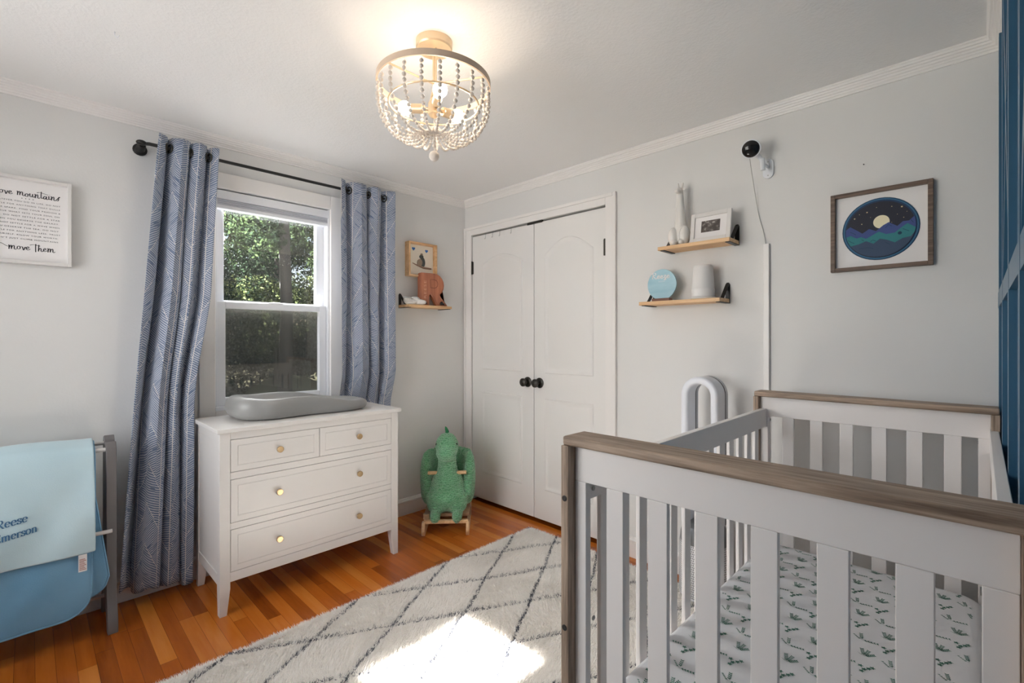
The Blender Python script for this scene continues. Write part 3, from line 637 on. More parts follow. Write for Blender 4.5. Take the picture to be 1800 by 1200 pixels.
# changing pad
def pad():
    m = MB(); N = 56; y0, y1 = -1.775, -1.045; cx_ = .25; L = (y1 - y0) / 2; cyy = (y0 + y1) / 2
    def outline(k):      # k: scale 0..1
        P = []
        for i in range(N):
            a = 2 * math.pi * i / N; c, s = math.cos(a), math.sin(a); e = .5
            u = math.copysign(abs(c) ** e, c); v = math.copysign(abs(s) ** e, s)
            wd = .178 - .012 * math.cos((u * 1.6) * math.pi) * (1 if abs(u) < .7 else .6)
            P.append((cx_ + v * wd * k, cyy + u * L * k, u, v))
        return P
    def top(u): t = (u + 1) / 2; return .128 * (1 - t) ** 1.1 + .07 * t ** .8 + .012 * math.cos(u * 4.2) - .004
    prof = [(.86, 0), (.93, .04), (.985, .25), (1., .5), (.985, .78), (.94, .95), (.88, 1.), (.82, .97), (.74, .82), (.62, .62), (.45, .5), (.2, .45)]
    vs = []
    for k, hh in prof:
        for x, y, u, v in outline(k):
            h = top(u * (1 if k > .5 else k / .5)); vs.append((x, y, .865 + .0005 + hh * h))
    fs = [(j * N + i, j * N + (i + 1) % N, (j + 1) * N + (i + 1) % N, (j + 1) * N + i) for j in range(len(prof) - 1) for i in range(N)]
    fs += [tuple((len(prof) - 1) * N + i for i in range(N)), tuple(range(N))[::-1]]; m.add(vs, fs)
    m.f = [f[::-1] for f in m.f]; o = obj('changing_pad', m, M_pad, base=(.25, -1.41, .865), mods=[('SUBSURF', dict(levels=1, render_levels=2))]); tag(o, 'grey foam changing pad on top of the white dresser', 'changing pad')
    for z in (.92, .948):
        P = [(.21 + .012 * math.cos(a), -1.774 - .0012, z + .008 * math.sin(a)) for a in [2 * math.pi * i / 16 for i in range(16)]]
    W0[o.name] = (.25, -1.41, .865); return o
pad()

# ------------------------------------------------ pictures
def frame_parts(root, fn, u0, u1, v0, v1, wd, dep, mat_, paper_in=.006, glass=False, backw=None):
    m = MB()
    for a, b in (((u0, v0), (u0 + wd, v1)), ((u1 - wd, v0), (u1, v1)), ((u0 + wd, v1 - wd), (u1 - wd, v1)), ((u0 + wd, v0), (u1 - wd, v0 + wd))):
        c = [fn(a[0], a[1], .001), fn(b[0], b[1], dep)]; m.box(c[0], c[1])
    obj('frame', m, mat_, root, bevel=.0015)
fa = thing('framed_print', (0, -2.49, 1.608), 'white framed print of black text on the wall above the blankets', 'picture')
F = YZ(0); frame_parts(fa, F, -2.629, -2.351, 1.606, 1.984, .014, .033, M_white)
m = MB().box(F(-2.616, 1.619, .002), F(-2.364, 1.971, .006)); obj('paper', m, M_paper, fa)
tx = MB(); script_text(tx, 'move mountains', .0175, F, -2.494, 1.903, .214, d=.0068, pen=.14, dance=.5)
for k in range(4): tx.ribbon([(-2.511 + k * .0115, 1.893), (-2.508 + k * .0115, 1.893)], .003, F, .0068)
lines = ['WHATEVER YOU DO IN LIFE, DO NOT', 'SETTLE FOR ANYTHING THAT DULLS', 'YOUR SPARK. FIND YOUR PASSION &', 'PURSUE WHAT SETS YOUR SOUL ON', 'FIRE. DO NOT SETTLE FOR A STAR', 'WHEN YOU DESERVE THE GALAXY.', 'DO NOT SETTLE FOR A WAVE WHEN', 'YOU DESERVE THE SEA. DO NOT', 'SETTLE FOR ANYTHING LESS. TRUST', 'YOURSELF. KNOW YOUR WORTH.', "DON'T JUST CLIMB MOUNTAINS"]
for i, s_ in enumerate(lines): add_text(tx, s_, .0078, F, -2.494, 1.876 - i * .0163, 1.25, .0068, width=.212 * (len(s_) / 31) ** .4)
script_text(tx, 'move Them', .0175, F, -2.477, 1.668, .146, d=.0068, pen=.14, dance=.5); tx.ribbon(smoothpath([(-2.59, 1.684), (-2.573, 1.69), (-2.556, 1.68), (-2.54, 1.676)]), .0018, F, .0068)
obj('lettering', tx, M_ink, fa, smooth=False)

# mountain picture on the back wall
fb = thing('framed_picture', (2.686, 0, 1.57), 'brown framed round mountain and moon picture right of the shelves', 'picture')
F = XZ(0); frame_parts(fb, F, 2.518, 2.856, 1.569, 1.905, .0165, .026, M_frame_brown)
obj('paper', MB().box(F(2.53, 1.58, .002), F(2.845, 1.894, .006)), M_paper, fb)
C0, C1 = 2.6875, 1.737; RD = .129
circ = lambda r, n=48, cx_=C0, cy_=C1: [(cx_ + r * math.cos(2 * math.pi * i / n), cy_ + r * math.sin(2 * math.pi * i / n)) for i in range(n)]
art = [(circ(RD), (30, 66, 96)), (circ(RD - .004, cx_=C0 + .0), (62, 112, 146)), (circ(RD - .009), (38, 64, 98)), (circ(RD - .013, cx_=C0, cy_=C1 - .003), (44, 46, 58)), (circ(.027, cx_=C0 + .006, cy_=C1 + .028), (240, 230, 196))]
def ridge(pts, r=RD - .013):
    # terrain clipped to the disc: top ridge then lower arc
    P = []
    for u, v in pts:
        l = math.hypot(u, v)
        if l > r: u, v = u * r / l, v * r / l
        P.append((C0 + u, C1 + v))
    a0 = math.atan2(P[-1][1] - C1, P[-1][0] - C0); a1 = math.atan2(P[0][1] - C1, P[0][0] - C0)
    if a0 > 0: a0 -= 0
    while a1 > a0: a1 -= 2 * math.pi
    n = 26
    for i in range(n + 1): a = a0 + (a1 - a0) * i / n; P.append((C0 + r * math.cos(a), C1 + r * math.sin(a)))
    return P
art.append((ridge([(-.116, .01), (-.10, .022), (-.072, -.0), (-.058, -.012), (-.035, .004), (-.012, -.008), (.012, .012), (.03, .022), (.058, .002), (.075, .018), (.095, .018), (.118, .036)]), (66, 82, 138)))
art.append((ridge([(-.12, -.022), (-.098, -.016), (-.078, -.03), (-.062, -.026), (-.045, -.036), (-.02, -.022), (-.002, -.012), (.022, -.026), (.05, -.024), (.068, -.008), (.09, .008), (.118, -.012)]), (52, 126, 132)))
art.append((ridge([(-.1, -.062), (-.07, -.056), (-.045, -.046), (-.02, -.06), (.002, -.042), (.025, -.05), (.05, -.064), (.075, -.05), (.1, -.046), (.12, -.03)]), (60, 78, 104)))
for i, (P, c) in enumerate(art):
    o = obj('artwork_layer' if i != 4 else 'moon', MB().prism(P, F, .0062 + i * .0009, .0070 + i * .0009), plain('art%d' % i, c, .75), fb, smooth=False)
M_star = plain('starcream', (232, 208, 160), .7); M_artline = plain('artdark', (30, 66, 90), .8)
for u, v, r in ((-.085, .055, .0035), (-.042, .075, .0035), (.072, .078, .004), (-.06, .028, .0028), (.04, .085, .0022), (-.01, .09, .0018), (.058, .05, .0014), (.088, .056, .0014), (-.068, .07, .0016), (.078, .034, .002), (-.03, .052, .0012), (.04, .02, .0012)):
    P = [(C0 + u + (r if k % 2 == 0 else r * .45) * math.cos(k * math.pi / 5), C1 + v + (r if k % 2 == 0 else r * .45) * math.sin(k * math.pi / 5)) for k in range(10)]; obj('star', MB().prism(P, F, .0098, .0105), M_star, fb, smooth=False)
for q in ([(-.1, -.0), (-.088, -.008), (-.08, -.014)], [(-.108, -.034), (-.095, -.045), (-.085, -.05)], [(-.03, -.05), (-.022, -.044), (-.012, -.05)], [(.075, -.012), (.088, -.02), (.095, -.024)], [(.02, .0), (.03, .012), (.04, .004)], [(-.07, -.075), (-.04, -.074), (-.02, -.08)], [(.1, .02), (.108, .008)], [(-.06, -.038), (-.052, -.044)], [(.02, -.06), (.035, -.07)]): obj('crease_line', MB().ribbon([(C0 + a, C1 + b) for a, b in q], .0016, F, .0138), M_artline, fb, smooth=False)
obj('dot', MB().prism(circ(.0065, 16, C0 + .066, C1 - .028), F, .0134, .0138), M_artline, fb, smooth=False)

# small boxed picture on the left wall
fc = thing('framed_pebble_picture', (0, -.442, 1.732), 'small light wood box frame with pebble birds hanging above the letter', 'picture')
F = YZ(0); frame_parts(fc, F, -.567, -.317, 1.734, 1.985, .013, .055, M_pine_y)
obj('paper', MB().box(F(-.556, 1.745, .012), F(-.328, 1.974, .016)), plain('cream_paper', (236, 228, 212), .7), fc)
def blob(m, cx_, cy_, rx, ry, a=0, d=.016, n=16):
    m.prism([(cx_ + rx * math.cos(t) * math.cos(a) - ry * math.sin(t) * math.sin(a), cy_ + rx * math.cos(t) * math.sin(a) + ry * math.sin(t) * math.cos(a)) for t in [2 * math.pi * i / n for i in range(n)]], F, d, d + .006)
heart = lambda cx_, cy_, s: [(cx_ + s * .95 * math.sin(t) ** 3, cy_ + s * (.8 * math.cos(t) - .3 * math.cos(2 * t) - .12 * math.cos(3 * t))) for t in [2 * math.pi * i / 24 for i in range(24)]]
m = MB().prism(heart(-.505, 1.94, .014), F, .016, .02); obj('heart', m, plain('heart_blue', (44, 106, 176), .5), fc); m = MB().prism(heart(-.39, 1.935, .013), F, .016, .02); obj('heart', m, bpy.data.materials['heart_blue'], fc)
m = MB(); blob(m, -.425, 1.85, .02, .036, .12); blob(m, -.437, 1.888, .017, .014); obj('pebble', m, plain('pebble_dark', (74, 78, 74), .6), fc)
m = MB(); blob(m, -.452, 1.842, .022, .028, -.25, .0165); blob(m, -.435, 1.905, .01, .008); obj('pebble', m, plain('pebble_tan', (150, 130, 110), .6), fc)
m = MB().tube([F(-.515, 1.834, .02), F(-.47, 1.82, .02), F(-.42, 1.808, .022), F(-.35, 1.806, .02)], [.003, .005, .008, .006], 8); obj('driftwood', m, plain('driftwood', (146, 116, 96), .8), fc)

# ------------------------------------------------ shelves
def bracket(fn, u, zb, root, out=.1, up=.102, w_=.022):
    m = MB(); t = .004
    m.prism([(u - w_ / 2, zb), (u + w_ / 2, zb), (u + w_ / 2, zb + up - .01), (u + w_ / 4, zb + up), (u - w_ / 4, zb + up), (u - w_ / 2, zb + up - .01)], fn, .0005, t)
    a = [fn(u - w_ / 2, zb - t, .0005), fn(u + w_ / 2, zb, out + .03)]; m.box(a[0], a[1])
    p = [fn(u, zb + up - .012, t + .001), fn(u, zb + .028, out * .72)]; d = (Vector(p[1]) - Vector(p[0]))
    q = [(u - w_ * .42, zb + up - .004, t), (u + w_ * .42, zb + up - .004, t), (u + w_ * .42, zb + .018, out * .8), (u - w_ * .42, zb + .018, out * .8)]
    vs = [fn(*p_) for p_ in q] + [fn(a_, b_ - .005, c_) for a_, b_, c_ in q]; m.add(vs, [(0, 1, 2, 3), (7, 6, 5, 4), (0, 4, 5, 1), (1, 5, 6, 2), (2, 6, 7, 3), (3, 7, 4, 0)])
    return obj('bracket', m, M_black, root, bevel=.0008)
def shelf(fn, u0, u1, z0, dep, name, label, mat_, ub, grp=None):
    lo_ = fn((u0 + u1) / 2, z0, 0); s_ = thing(name, tuple(lo_), label, 'shelf', grp)
    a, b = fn(u0, z0, .0045), fn(u1, z0 + .019, dep); obj('board', MB().box(a, b), mat_, s_, bevel=.001)
    for u in ub: bracket(fn, u, z0, s_)
shelf(XZ(0), 1.757, 2.128, 1.749, .132, 'wall_shelf', 'upper pine wall shelf holding the giraffe figurine', M_pine_x, (1.782, 2.118))
shelf(XZ(0), 1.646, 2.082, 1.462, .132, 'wall_shelf', 'lower pine wall shelf holding the round blue sign', M_pine_x, (1.672, 2.073))
shelf(YZ(0), -.622, -.242, 1.502, .135, 'wall_shelf', 'pine wall shelf between curtain and closet under the letter', M_pine_y, (-.61, -.262))
T1, T2, T3 = 1.7685, 1.4815, 1.5215

# giraffe figurine (upper shelf)
m = MB(); gx, gy = 1.858, -.07
m.ell((gx, gy, T1 + .06), (.042, .036, .06)); m.ell((gx - .031, gy - .022, T1 + .05), (.028, .032, .05)); m.ell((gx + .031, gy - .022, T1 + .05), (.028, .032, .05)); m.ell((gx - .02, gy - .035, T1 + .016), (.017, .022, .016)); m.ell((gx + .02, gy - .035, T1 + .016), (.017, .022, .016))
m.tube([(gx, gy, T1 + .07), (gx - .002, gy, T1 + .13), (gx - .004, gy - .0, T1 + .2), (gx - .005, gy - .002, T1 + .285)], [.036, .029, .0215, .0165], 16)
m.ell((gx - .004, gy - .012, T1 + .29), (.016, .028, .017)); m.ell((gx - .004, gy - .034, T1 + .283), (.012, .014, .011)); 
for s in (-1, 1): m.ell((gx - .004 + s * .02, gy + .0, T1 + .297), (.013, .006, .006)); m.tube([(gx - .004 + s * .008, gy, T1 + .298), (gx - .004 + s * .013, gy + .002, T1 + .334)], [.0065, .0055], 8)
g_ = obj('giraffe_figurine', m, M_ceramic, base=(gx, gy, T1), mods=[('REMESH', dict(mode='VOXEL', voxel_size=.0022, use_smooth_shade=True)), ('SMOOTH', dict(iterations=4, factor=.5))]); tag(g_, 'white ceramic sitting giraffe on the upper wall shelf', 'figurine')
# white photo frame leaning
pf = thing('photo_frame', (2.02, -.08, T1), 'white photo frame with a grey scan leaning on the upper shelf', 'picture frame')
tl = R(9); cz = T1 + .001
def LF(u, v, d): return (u, -.098 + math.sin(tl) * v * 1.0 - math.cos(tl) * d, cz + math.cos(tl) * v + math.sin(tl) * d * 0 + d * math.sin(tl) * -1 * 0)
def lfbox(m, u0, v0, u1, v1, d0, d1): m.prism([(u0, v0), (u1, v0), (u1, v1), (u0, v1)], LF, d0, d1)
m = MB()
for a in ((1.922, 0, 1.942, .15), (2.102, 0, 2.122, .15), (1.942, .13, 2.102, .15), (1.942, 0, 2.102, .02)): lfbox(m, *a, 0, .012)
obj('frame', m, M_white, pf, bevel=.001); m = MB(); lfbox(m, 1.94, .018, 2.104, .132, .001, .004); obj('mat_board', m, M_paper, pf)
t_ = NT('scan_print'); v_ = t_.xyz()[3]; t_.set(color=t_.ramp(t_.noise(v_, 60., 4.), [(.45, srgb(74, 66, 62)), (.62, srgb(110, 102, 98)), (.75, srgb(200, 196, 190))]), rough=.6)
m = MB(); lfbox(m, 1.975, .048, 2.068, .107, .0042, .005); obj('photo', m, t_.m, pf)
m = MB().prism([(1.99, .0), (2.05, 0), (2.04, .1), (2.0, .1)], lambda u, v, d: (u, -.085 + v * .15 + d + .02 * (1 - v * 10), cz + v), 0, .004); obj('easel_back', m, M_black, pf)
# round blue name sign
rs_ = thing('name_sign', (1.755, -.075, T2), 'round pale blue name sign on a small wooden base, lower shelf', 'sign')
F = XZ(-.069); ccx, ccz = 1.752, T2 + .092
obj('base', B(((1.70, -.092, T2), (1.803, -.052, T2 + .017))), plain('walnut', (120, 76, 56), .5), rs_, bevel=.002)
t_ = NT('sign_marble'); x_, y_, z_, v_ = t_.xyz(); t_.set(color=t_.mix(t_.noise(t_.comb(t_.m2('MULTIPLY', x_, 6.), 0., t_.m2('MULTIPLY', z_, 26.)), 1., 4.), srgb(120, 172, 192), srgb(190, 220, 228)), rough=.35)
m = MB().prism(circ(.0835, 48, ccx, ccz), F, 0, .008); obj('disc', m, t_.m, rs_, bevel=.001)
m = MB(); script_text(m, 'Reeze', .02, F, ccx - .004, ccz + .033, .106, d=.0088, pen=.24, dance=.2); add_text(m, 'EMERSON', .007, F, ccx, ccz + .014, 1.3, .0088); obj('lettering', m, M_paper, rs_, smooth=False)
# white tapered smart speaker / sound machine
sp = thing('sound_machine', (1.975, -.068, T2), 'white tapered cylinder device standing on the lower shelf', 'device')
obj('body', MB().lathe([(.055, .012), (.0565, .05), (.056, .052), (.0545, .054), (.0475, .158), (.0455, .168), (.04, .173), (0, .174)], (1.975, -.068, T2), 40), plain('device_white', (228, 226, 224), .55), sp)
obj('base_plate', MB().lathe([(0, 0), (.06, .0), (.063, .004), (.06, .009), (.054, .0118), (0, .012)], (1.975, -.068, T2), 40), M_white, sp)

# letter R coin bank
Rr = thing('letter_bank', (.07, -.35, T3), 'reddish wooden letter R bank standing on the shelf by the closet', 'letter')
def RP(k, hole=False):
    pass
F = YZ(.045); u0, z0_ = -.487, T3
outer = [(0, 0), (0, .225), (.004, .236), (.014, .242), (.13, .244)] + [(.135 + .085 * math.cos(a), .159 + .085 * math.sin(a)) for a in [R(90 - 18 * i) for i in range(1, 10)]] + [(.178, .088), (.196, .062), (.248, .014), (.25, .004), (.245, 0), (.15, 0), (.147, .004), (.118, .06), (.1, .082), (.092, .084), (.085, .078), (.083, 0)]
def shrink(P, k):
    n = len(P); out = []
    for i in range(n):
        a, b, c = P[i - 1], P[i], P[(i + 1) % n]; e1 = Vector((b[0] - a[0], b[1] - a[1])).normalized(); e2 = Vector((c[0] - b[0], c[1] - b[1])).normalized(); nn = Vector((e1.y + e2.y, -(e1.x + e2.x)))
        if nn.length > 1e-6: nn.normalize()
        out.append((b[0] + nn.x * k, b[1] + nn.y * k))
    return out
sh_ = lambda P, k: [(u0 + a, z0_ + b) for a, b in (shrink(P, k) if k else P)]
m = MB().rings([(sh_(outer, 0), -.0), (sh_(outer, 0), .026), (sh_(outer, .0025), .028), (sh_(outer, .009), .028), (sh_(outer, .0095), .0255), (sh_(outer, .0125), .0255), (sh_(outer, .013), .028)], F); m.add([F(a, b, 0) for a, b in sh_(outer, 0)], [tuple(range(len(outer)))]); obj('body', m, M_R, Rr, smooth=False)
m = MB(); inn = [(.095, .135), (.095, .198), (.128, .198)] + [(.13 + .03 * math.cos(a), .1665 + .0315 * math.sin(a)) for a in [R(90 - 30 * i) for i in range(1, 6)]] + [(.128, .135)]
m.ribbon([(u0 + a, z0_ + b) for a, b in inn + inn[:1]], .004, F, .0286); obj('groove', m, plain('groove', (112, 58, 38), .5), Rr, smooth=False)
m = MB(); add_text(m, 'REESE', .03, lambda a, b, d: F(u0 + .048 - b, z0_ + .12 + a, d), 0, -.008, 1.15, .0288, width=.13); obj('lettering', m, plain('engraved', (222, 170, 140), .5), Rr, smooth=False)
m = MB().ell(F(u0 + .195, z0_ + .022, .032), (.006, .02, .007)).ell(F(u0 + .193, z0_ + .03, .032), (.005, .012, .008)); 
for k in (-.011, .011): m.lathe([(.0, -.002), (.006, -.002), (.006, .002), (0, .002)], F(u0 + .195 + k, z0_ + .016, .038), 12, (1, 0, 0))
obj('car_motif', m, M_black, Rr)
m = MB().ell(F(u0 + .045, z0_ + .02, .03), (.004, .016, .008)); obj('car_motif', m, M_black, Rr)
# baby shoes
def shoe(x, y, a, label):
    Mx = Matrix.Translation((x, y, T3)) @ Matrix.Rotation(a, 4, 'Z'); m = MB()
    def E_(c, r): m.ell(Mx @ Vector(c), r, M=Matrix.Rotation(a, 3, 'Z').to_4x4())
    E_((0, .0, .010), (.021, .050, .010)); E_((0, .028, .020), (.021, .026, .017)); E_((0, -.022, .028), (.019, .026, .026)); E_((0, -.03, .043), (.017, .018, .012)); E_((0, .0, .024), (.019, .03, .018))
    o = obj('baby_shoe', m, plain('shoe_white' + label[:3], (232, 228, 222), .6), base=(x, y, T3), mods=[('REMESH', dict(mode='VOXEL', voxel_size=.0025, use_smooth_shade=True)), ('SMOOTH', dict(iterations=3))]); tag(o, label, 'shoe', 'pair of baby shoes'); W0[o.name] = (x, y, T3)
    m = MB(); 
    for k in range(3): P = [Mx @ Vector((.019 * math.cos(t), .004 + k * .009 + 0 * t, .026 + .018 * math.sin(t) - k * .002)) for t in [math.pi * i / 10 for i in range(11)]]; m.tube(P, .0016, 6)
    for s in (-1, 1): m.tube([Mx @ Vector((s * .003, .0, .046)), Mx @ Vector((s * .012, -.004, .054)), Mx @ Vector((s * .02, .004, .045)), Mx @ Vector((s * .006, .003, .046))], .002, 6)
    obj('laces', m, M_paper, o)
    m = MB(); P = [Mx @ Vector((.0165 * math.cos(t), -.028 + .02 * math.sin(t), .053)) for t in [2 * math.pi * i / 16 for i in range(16)]]; m.tube(P, .004, 6, closed=True); obj('collar', m, M_sheet, o)
shoe(.075, -.572, -.5, 'white baby shoe at the bracket end of the pine shelf'); shoe(.1, -.515, -.75, 'white baby shoe next to the wooden letter')

# ------------------------------------------------ baby camera, cord, cable cover
bc = thing('baby_monitor_camera', (2.262, 0, 2.08), 'white and black camera on a wall mount above the shelves', 'camera')
m = MB().prism([(2.262 + .024 * math.cos(a), 2.098 + .018 + .024 * math.sin(a)) for a in [R(18 * i) for i in range(11)]] + [(2.262 + .024 * math.cos(a), 2.098 - .028 + .024 * math.sin(a)) for a in [R(180 + 18 * i) for i in range(11)]], XZ(0), .0005, .009); obj('mount_plate', m, M_vinyl, bc, bevel=.002)
m = MB()
for z in (2.06, 2.125): m.lathe([(.003, 0), (.003, .001), (0, .0012)], (2.262, -.009, z), 8, (0, -1, 0))
obj('screw', m, M_steel, bc)
bcn = Vector((2.222, -.12, 2.168)); cd = (Vector((2.75, -2.3, 1.2)) - bcn).normalized()
obj('mount_arm', MB().tube([(2.262, -.009, 2.1), (2.258, -.05, 2.1)], .008, 10).tube([(2.255, -.058, 2.075), (2.252, -.058, 2.13)], .011, 12).tube([(2.252, -.058, 2.12), tuple(bcn - cd * .045)], .01, 10), M_vinyl, bc)
obj('body', MB().lathe([(0, -.062), (.024, -.06), (.031, -.05), (.034, -.02), (.040, .008), (.0425, .016), (.0415, .02), (.036, .021)], bcn, 32, cd), M_vinyl, bc)
obj('lens', MB().lathe([(.0, .012), (.037, .012), (.0375, .021), (.034, .026), (.026, .031), (.014, .034), (0, .035)], bcn, 32, cd), plain('lens_black', (26, 24, 24), .12), bc)
M_cord = plain('grey_cord', (176, 174, 170), .5); m = MB().tube(smoothpath([tuple(bcn - cd * .05 + Vector((-.012, 0, -.03))), (2.205, -.03, 2.02), (2.22, -.005, 1.88), (2.24, -.004, 1.8), (2.252, -.006, 1.73)], 8), .0016, 6); o = obj('power_cord', m, M_cord, base=(2.23, -.01, 1.73)); tag(o, 'thin white cord hanging from the wall camera', 'cord')
m = MB().box((2.2435, -.015, .121), (2.2685, -.0005, 1.735)); o = obj('cable_cover', m, M_trim, bevel=.003, base=(2.256, -.007, .12)); tag(o, 'white vertical cable cover strip on the wall behind the crib', 'cable cover')
o = obj('wall_nail', MB().lathe([(.0022, 0), (.0022, .004), (0, .005)], (2.633, 0, 2.02), 8, (0, -1, 0)), M_black, base=(2.633, 0, 2.02)); tag(o, 'tiny dark nail in the wall above the mountain picture', 'nail')
o = obj('ceiling_hook', MB().tube([(.765, -2.272, H), (.765, -2.272, H - .012), (.772, -2.266, H - .02), (.778, -2.26, H - .014)], .0018, 6), M_vinyl, base=(.765, -2.272, H)); tag(o, 'small white hook in the ceiling at upper left', 'hook')

# ------------------------------------------------ air purifier
PX, PY = 2.021, -.165
ap = thing('air_purifier', (PX, PY, .032), 'white bladeless air purifier with an arched loop behind the crib', 'air purifier')
M_ap = plain('purifier_white', (226, 228, 234), .28)
t_ = NT('perforated_shell'); x_, y_, z_, v_ = t_.xyz(); an = t_.m2('ARCTAN2', y_, x_); a_ = t_.m2('MULTIPLY', an, 15.2); b_ = t_.m2('DIVIDE', z_, .0105); par_ = t_.m2('MULTIPLY', t_.m2('MODULO', t_.m2('FLOOR', b_), 2.), .5)
fa_ = t_.m2('SUBTRACT', t_.m2('FRACT', t_.m2('ADD', a_, par_)), .5); fb_ = t_.m2('SUBTRACT', t_.m2('FRACT', b_), .5); dd = t_.m2('SQRT', t_.m2('ADD', t_.m2('MULTIPLY', fa_, fa_), t_.m2('MULTIPLY', fb_, fb_)))
t_.set(color=t_.mix(t_.m2('LESS_THAN', dd, .27), srgb(206, 206, 208), srgb(40, 40, 42)), rough=.4)
obj('base', MB().lathe([(0, 0), (.112, 0), (.116, .006), (.116, .012)], (PX, PY, .032), 48), M_ap, ap)
obj('filter_shell', MB().lathe([(.116, .012), (.118, .02), (.116, .255), (.113, .262)], (PX, PY, .032), 64), t_.m, ap)
obj('collar', MB().lathe([(.113, .262), (.109, .30), (.098, .335), (.07, .355), (0, .36)], (PX, PY, .032), 48), plain('purifier_grey', (104, 106, 108), .3, .4), ap)
def loop_sec(cx_, zt, y0, y1, xi, xo, name, mat_, rnd=.012):
    # arched loop: section rectangle (radial xi..xo, depth y0..y1) swept over an inverted U
    zc = zt - xo; zb = .38; path = [(-1, zb)] + [(-1, zb + (zc - zb) * k / 4) for k in range(1, 4)]
    st = [(Vector((-1, 0)), Vector((0, zb + (zc - zb) * k / 4)), None) for k in range(5)]
    F_ = []
    for k in range(5): F_.append((Vector((-1, 0)), Vector((cx_, zb + (zc - zb) * k / 4))))
    for k in range(1, 24): a = math.pi - math.pi * k / 24; F_.append((Vector((math.cos(a), math.sin(a))), Vector((cx_, zc))))
    for k in range(5): F_.append((Vector((1, 0)), Vector((cx_, zc - (zc - zb) * k / 4))))
    sec = []
    for (rc, yc, a0) in ((xo - rnd, y1 - rnd, 0), (xi + rnd, y1 - rnd, 90), (xi + rnd, y0 + rnd, 180), (xo - rnd, y0 + rnd, 270)):
        for i in range(5): a = R(a0 + 22.5 * i); sec.append((rc + rnd * math.cos(a), yc + rnd * math.sin(a)))
    m = MB(); n = len(sec); vs = []
    for d, c in F_: vs += [(c.x + d.x * r, y, c.y + d.y * r) for r, y in sec]
    fs = [(j * n + i, j * n + (i + 1) % n, (j + 1) * n + (i + 1) % n, (j + 1) * n + i) for j in range(len(F_) - 1) for i in range(n)] + [tuple(range(n))[::-1], tuple((len(F_) - 1) * n + i for i in range(n))]
    m.add(vs, fs); return obj(name, m, mat_, ap)
loop_sec(PX, 1.097, -.232, -.13, .054, .0905, 'loop', M_ap, .014); loop_sec(PX, 1.0955, -.1315, -.1275, .056, .088, 'seam', M_black, .001); loop_sec(PX, 1.097, -.129, -.098, .056, .0905, 'loop_back', plain('purifier_silver', (190, 192, 196), .35), .008)

# ------------------------------------------------ ceiling light
LX, LY = 1.537, -1.43
cl = thing('ceiling_light', (LX, LY, H), 'gold semi-flush ceiling light with a bowl of white wooden bead strands', 'ceiling light')
obj('canopy', MB().lathe([(.067, 0), (.067, -.026), (.063, -.031), (.0, -.031)][::-1], (LX, LY, H), 40), M_gold, cl)
obj('stem', MB().tube([(LX, LY, H - .03), (LX, LY, 2.17)], .006, 12).tube([(LX + .016, LY - .004, H - .03), (LX + .016, LY - .004, 2.17)], .0035, 8), M_gold, cl)
obj('ring', MB().lathe([(.204, 2.214), (.2095, 2.214), (.2095, 2.236), (.204, 2.236), (.204, 2.214)], (LX, LY, 0), 72, caps=False), plain('ring_whitewash', (206, 184, 162), .5), cl)
m = MB()
for k in range(3):
    a = R(30 + 120 * k); m.tube([(LX, LY, 2.228), (LX + .206 * math.cos(a), LY + .206 * math.sin(a), 2.228)], .0035, 8)
obj('spoke', m, M_gold, cl)
obj('hub', MB().lathe([(.0, 2.10), (.014, 2.105), (.022, 2.115), (.022, 2.155), (.014, 2.17), (.006, 2.18), (0, 2.18)], (LX, LY, 0), 28), M_gold, cl)
P = [(LX + .165 * math.cos(a), LY + .165 * math.sin(a), 2.15) for a in [2 * math.pi * i / 60 for i in range(60)]]
obj('inner_ring', MB().tube(P, .0035, 8, closed=True), M_gold, cl)
t_ = NT('bulb_glow'); em = t_.node('ShaderNodeEmission', {'Color': (1, .84, .66, 1), 'Strength': BULB * 9}); t_.t.links.new(em.outputs[0], t_.out.inputs[0])
cd_ = Vector((2.987 - LX, -2.49 - LY, 0)).normalized(); ca = math.atan2(cd_.y, cd_.x) + R(10)
for k in range(3):
    a = ca + k * 2 * math.pi / 3; d = Vector((math.cos(a), math.sin(a), .12)).normalized(); p0 = Vector((LX, LY, 2.135))
    s_ = obj('socket', MB().tube([tuple(p0 + d * .015), tuple(p0 + d * .045)], .006, 10).lathe([(.014, .04), (.0175, .044), (.0175, .088), (.013, .09)], p0, 20, d).tube([tuple(p0 + d * .09), tuple(Vector((LX + .165 * math.cos(a), LY + .165 * math.sin(a), 2.15)))], .001, 6), M_gold, cl)
    obj('bulb', MB().ell(p0 + d * .118, .0255, 20, 14).tube([tuple(p0 + d * .088), tuple(p0 + d * .1)], [.013, .016], 14), t_.m, s_)
M_bead = plain('whitewash_bead', (218, 208, 198), .6)
prof = smoothpath([(.2, 2.212), (.204, 2.16), (.194, 2.105), (.165, 2.056), (.125, 2.03), (.085, 2.024), (.05, 2.034), (.022, 2.056)], 12)
NS = 21
for k in range(NS):
    a = 2 * math.pi * (k + .2) / NS; m = MB(); L = 0; nxt = .012; prev = prof[0]
    m.tube([(LX + r * math.cos(a), LY + r * math.sin(a), z) for r, z in prof[::4]], .0009, 4)
    tot = sum(math.dist(p, q) for p, q in zip(prof, prof[1:]))
    for q in prof[1:]:
        L += math.dist(prev, q); prev = q
        if L >= nxt:
            t = L / tot; rb = .0078 - .0032 * max(0, (t - .3) / .7); m.ell((LX + q[0] * math.cos(a), LY + q[0] * math.sin(a), q[1]), (rb, rb, rb), 9, 6); nxt = L + rb * 2.02
    obj('bead_strand', m, M_bead, cl)
